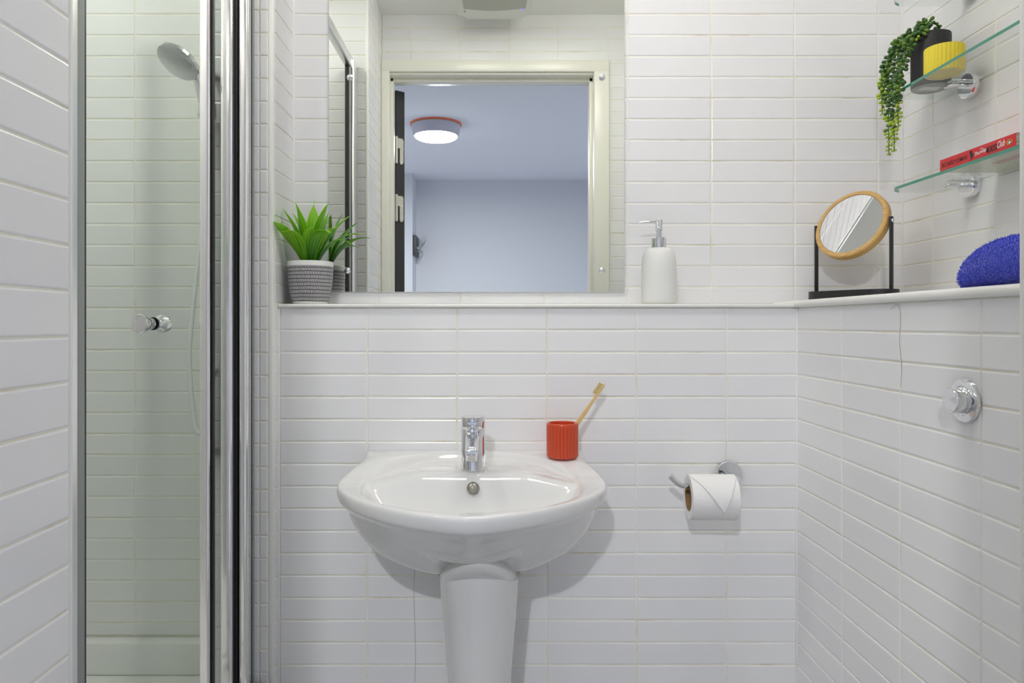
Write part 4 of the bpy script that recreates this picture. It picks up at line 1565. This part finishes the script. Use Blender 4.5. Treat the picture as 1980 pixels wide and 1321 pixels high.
for lx_, ly_, txt in ((-0.10, 1.13, 'round white light added on the bathroom ceiling out of view, nearer the shower'), (0.34, 1.13, 'round white light added on the bathroom ceiling out of view, nearer the glass shelves')):
    cl = empty('added_ceiling_light', V(lx_, ly_, CE), txt, 'ceiling light', 'added bathroom ceiling lights')  # out-of-view pair added to light the bathroom, two for softer shadows
    bm = B()
    lathe(bm, [(0.145, 0), (0.145, -0.018), (0.140, -0.022), (0.0, -0.022)], 48)
    bmesh.ops.recalc_face_normals(bm, faces=bm.faces)
    obj('lamp_housing', bm, LEDM, cl)
    bm = B()
    lathe(bm, [(0.139, -0.0225), (0.138, -0.045), (0.130, -0.063), (0.10, -0.076), (0.06, -0.083), (0.0, -0.085)], 48)
    bmesh.ops.recalc_face_normals(bm, faces=bm.faces)
    obj('lamp_diffuser', bm, BATHFILL, cl)
sl = empty('added_shower_downlight', V(-0.95, 1.05, CE), 'small unseen downlight added over the shower to brighten it', 'ceiling light')  # unseen lamp added to lift the dark shower interior
bm = B()
lathe(bm, [(0.055, 0), (0.055, -0.004), (0.048, -0.006), (0.042, -0.003), (0.042, -0.0005)], 40)
bmesh.ops.recalc_face_normals(bm, faces=bm.faces)
obj('bezel', bm, CHROME, sl)
bm = B()
lathe(bm, [(0.041, -0.0035), (0.03, -0.006), (0.0, -0.0075)], 32)
bmesh.ops.recalc_face_normals(bm, faces=bm.faces)
obj('lamp_lens', bm, SHOWERFILL, sl)
hl = empty('hall_light', V(-0.378, -1.144, CE), 'lit round bulkhead lamp on the hall ceiling, seen in the mirror', 'ceiling light')
bm = B()
lathe(bm, [(0.163, 0), (0.163, -0.010), (0.150, -0.012)], 56)
bmesh.ops.recalc_face_normals(bm, faces=bm.faces)
obj('lamp_base', bm, ORANGE, hl)
bm = B()
lathe(bm, [(0.157, -0.0125), (0.158, -0.02), (0.146, -0.070), (0.138, -0.078)], 56)
bmesh.ops.recalc_face_normals(bm, faces=bm.faces)
obj('lamp_rim', bm, LAMPRIM, hl)
bm = B()
lathe(bm, [(0.137, -0.0775), (0.134, -0.084), (0.12, -0.093), (0.08, -0.1005), (0.05, -0.102), (0.0, -0.102)], 56)
bmesh.ops.recalc_face_normals(bm, faces=bm.faces)
obj('lamp_diffuser', bm, LAMPW, hl)

# ------------------------------------------------------------------ open hall door (seen in the mirror)
dl = empty('hall_door', V(-0.428, 0.352, FL), 'charcoal door standing open into the hall, hinge edge seen in the mirror', 'door', rot=(0, 0, math.radians(-38)))
bm = B()
box(bm, 0.004, 0.048, -0.822, -0.004, 0.008, 1.002 - FL, bev=0.0015, seg=1)
obj('door_leaf', bm, DOORBLK, dl)
for zc in (0.742, 0.494):
    bm = B()
    ol = [(0.004, 0.0), (0.004, 0.056)]
    ol = [(0.003, 0.055), (0.003, 0.012), (0.018, 0.012), (0.018, -0.048), (0.022, -0.056), (0.030, -0.056), (0.036, -0.048), (0.036, 0.046), (0.032, 0.054), (0.027, 0.055)]
    Mh = Matrix(((1, 0, 0, 0.004), (0, 0, -1, -0.0035), (0, 1, 0, zc - FL), (0, 0, 0, 1)))
    prism(bm, ol, -0.003, 0.0, M=Mh)
    bmesh.ops.recalc_face_normals(bm, faces=bm.faces)
    hg = obj('hinge', bm, STEEL, dl, smooth=False)
    bm = B()
    cyl(bm, (0.004, 0.003, zc - FL - 0.055), (0.004, 0.003, zc - FL + 0.060), 0.0055, 16)
    obj('knuckle', bm, STEEL, hg)
    for dz in (0.042, 0.012, -0.018, -0.046):
        bm = B()
        lathe(bm, [(0.004, 0), (0.0035, 0.0012), (0, 0.0015)], 14, axis=frame_to((0, 1, 0), (0.031, -0.0006, zc - FL + dz)))
        obj('screw', bm, CHROME, hg)

# hook rack on the hall wall
hr = empty('hook_rack', V(-0.700, -2.78, 0.665), 'black hook rack on the hall wall, seen in the mirror', 'hook rack')
bm = B()
box(bm, 0.001, 0.028, -0.128, 0.128, -0.085, 0.085, bev=0.003)
obj('back_board', bm, mat('dark_grey_board', (0.05, 0.05, 0.055), 0.5), hr)
for i in range(5):
    y = -0.09 + i * 0.042
    bm = B()
    tube(bm, catmull([(0.026, y, -0.045), (0.055, y, -0.055), (0.065, y, -0.035)], 6), 0.0028, 8)
    tube(bm, catmull([(0.026, y, -0.02), (0.050, y, 0.0), (0.052, y, 0.04), (0.095, y, 0.085)], 6), 0.0028, 8)
    obj('hook', bm, CHROME, hr)

# loose hairs stuck to the tiles
HAIR = mat('dark_hair', (0.05, 0.04, 0.035), 0.6)
bm = B()
tube(bm, catmull([(XR - 0.0006, 1.225, zz(0.025)), (XR - 0.0007, 1.205, zz(0.032)), (XR - 0.0007, 1.196, zz(0.010)), (XR - 0.0007, 1.199, zz(-0.030)), (XR - 0.0007, 1.192, zz(-0.070)), (XR - 0.0007, 1.196, zz(-0.105))], 8), 0.00022, 5)
props(obj('hair', bm, HAIR), 'long dark hair stuck to the right tiled wall', 'hair')
bm = B()
tube(bm, catmull([(-0.180, YL - 0.0007, zz(-0.545)), (-0.182, YL - 0.0007, zz(-0.60)), (-0.180, YL - 0.0007, zz(-0.66)), (-0.178, YL - 0.0007, zz(-0.74)), (-0.180, YL - 0.0007, zz(-0.80))], 8), 0.00022, 5)
props(obj('hair', bm, HAIR), 'long dark hair stuck to the tiles left of the pedestal', 'hair')
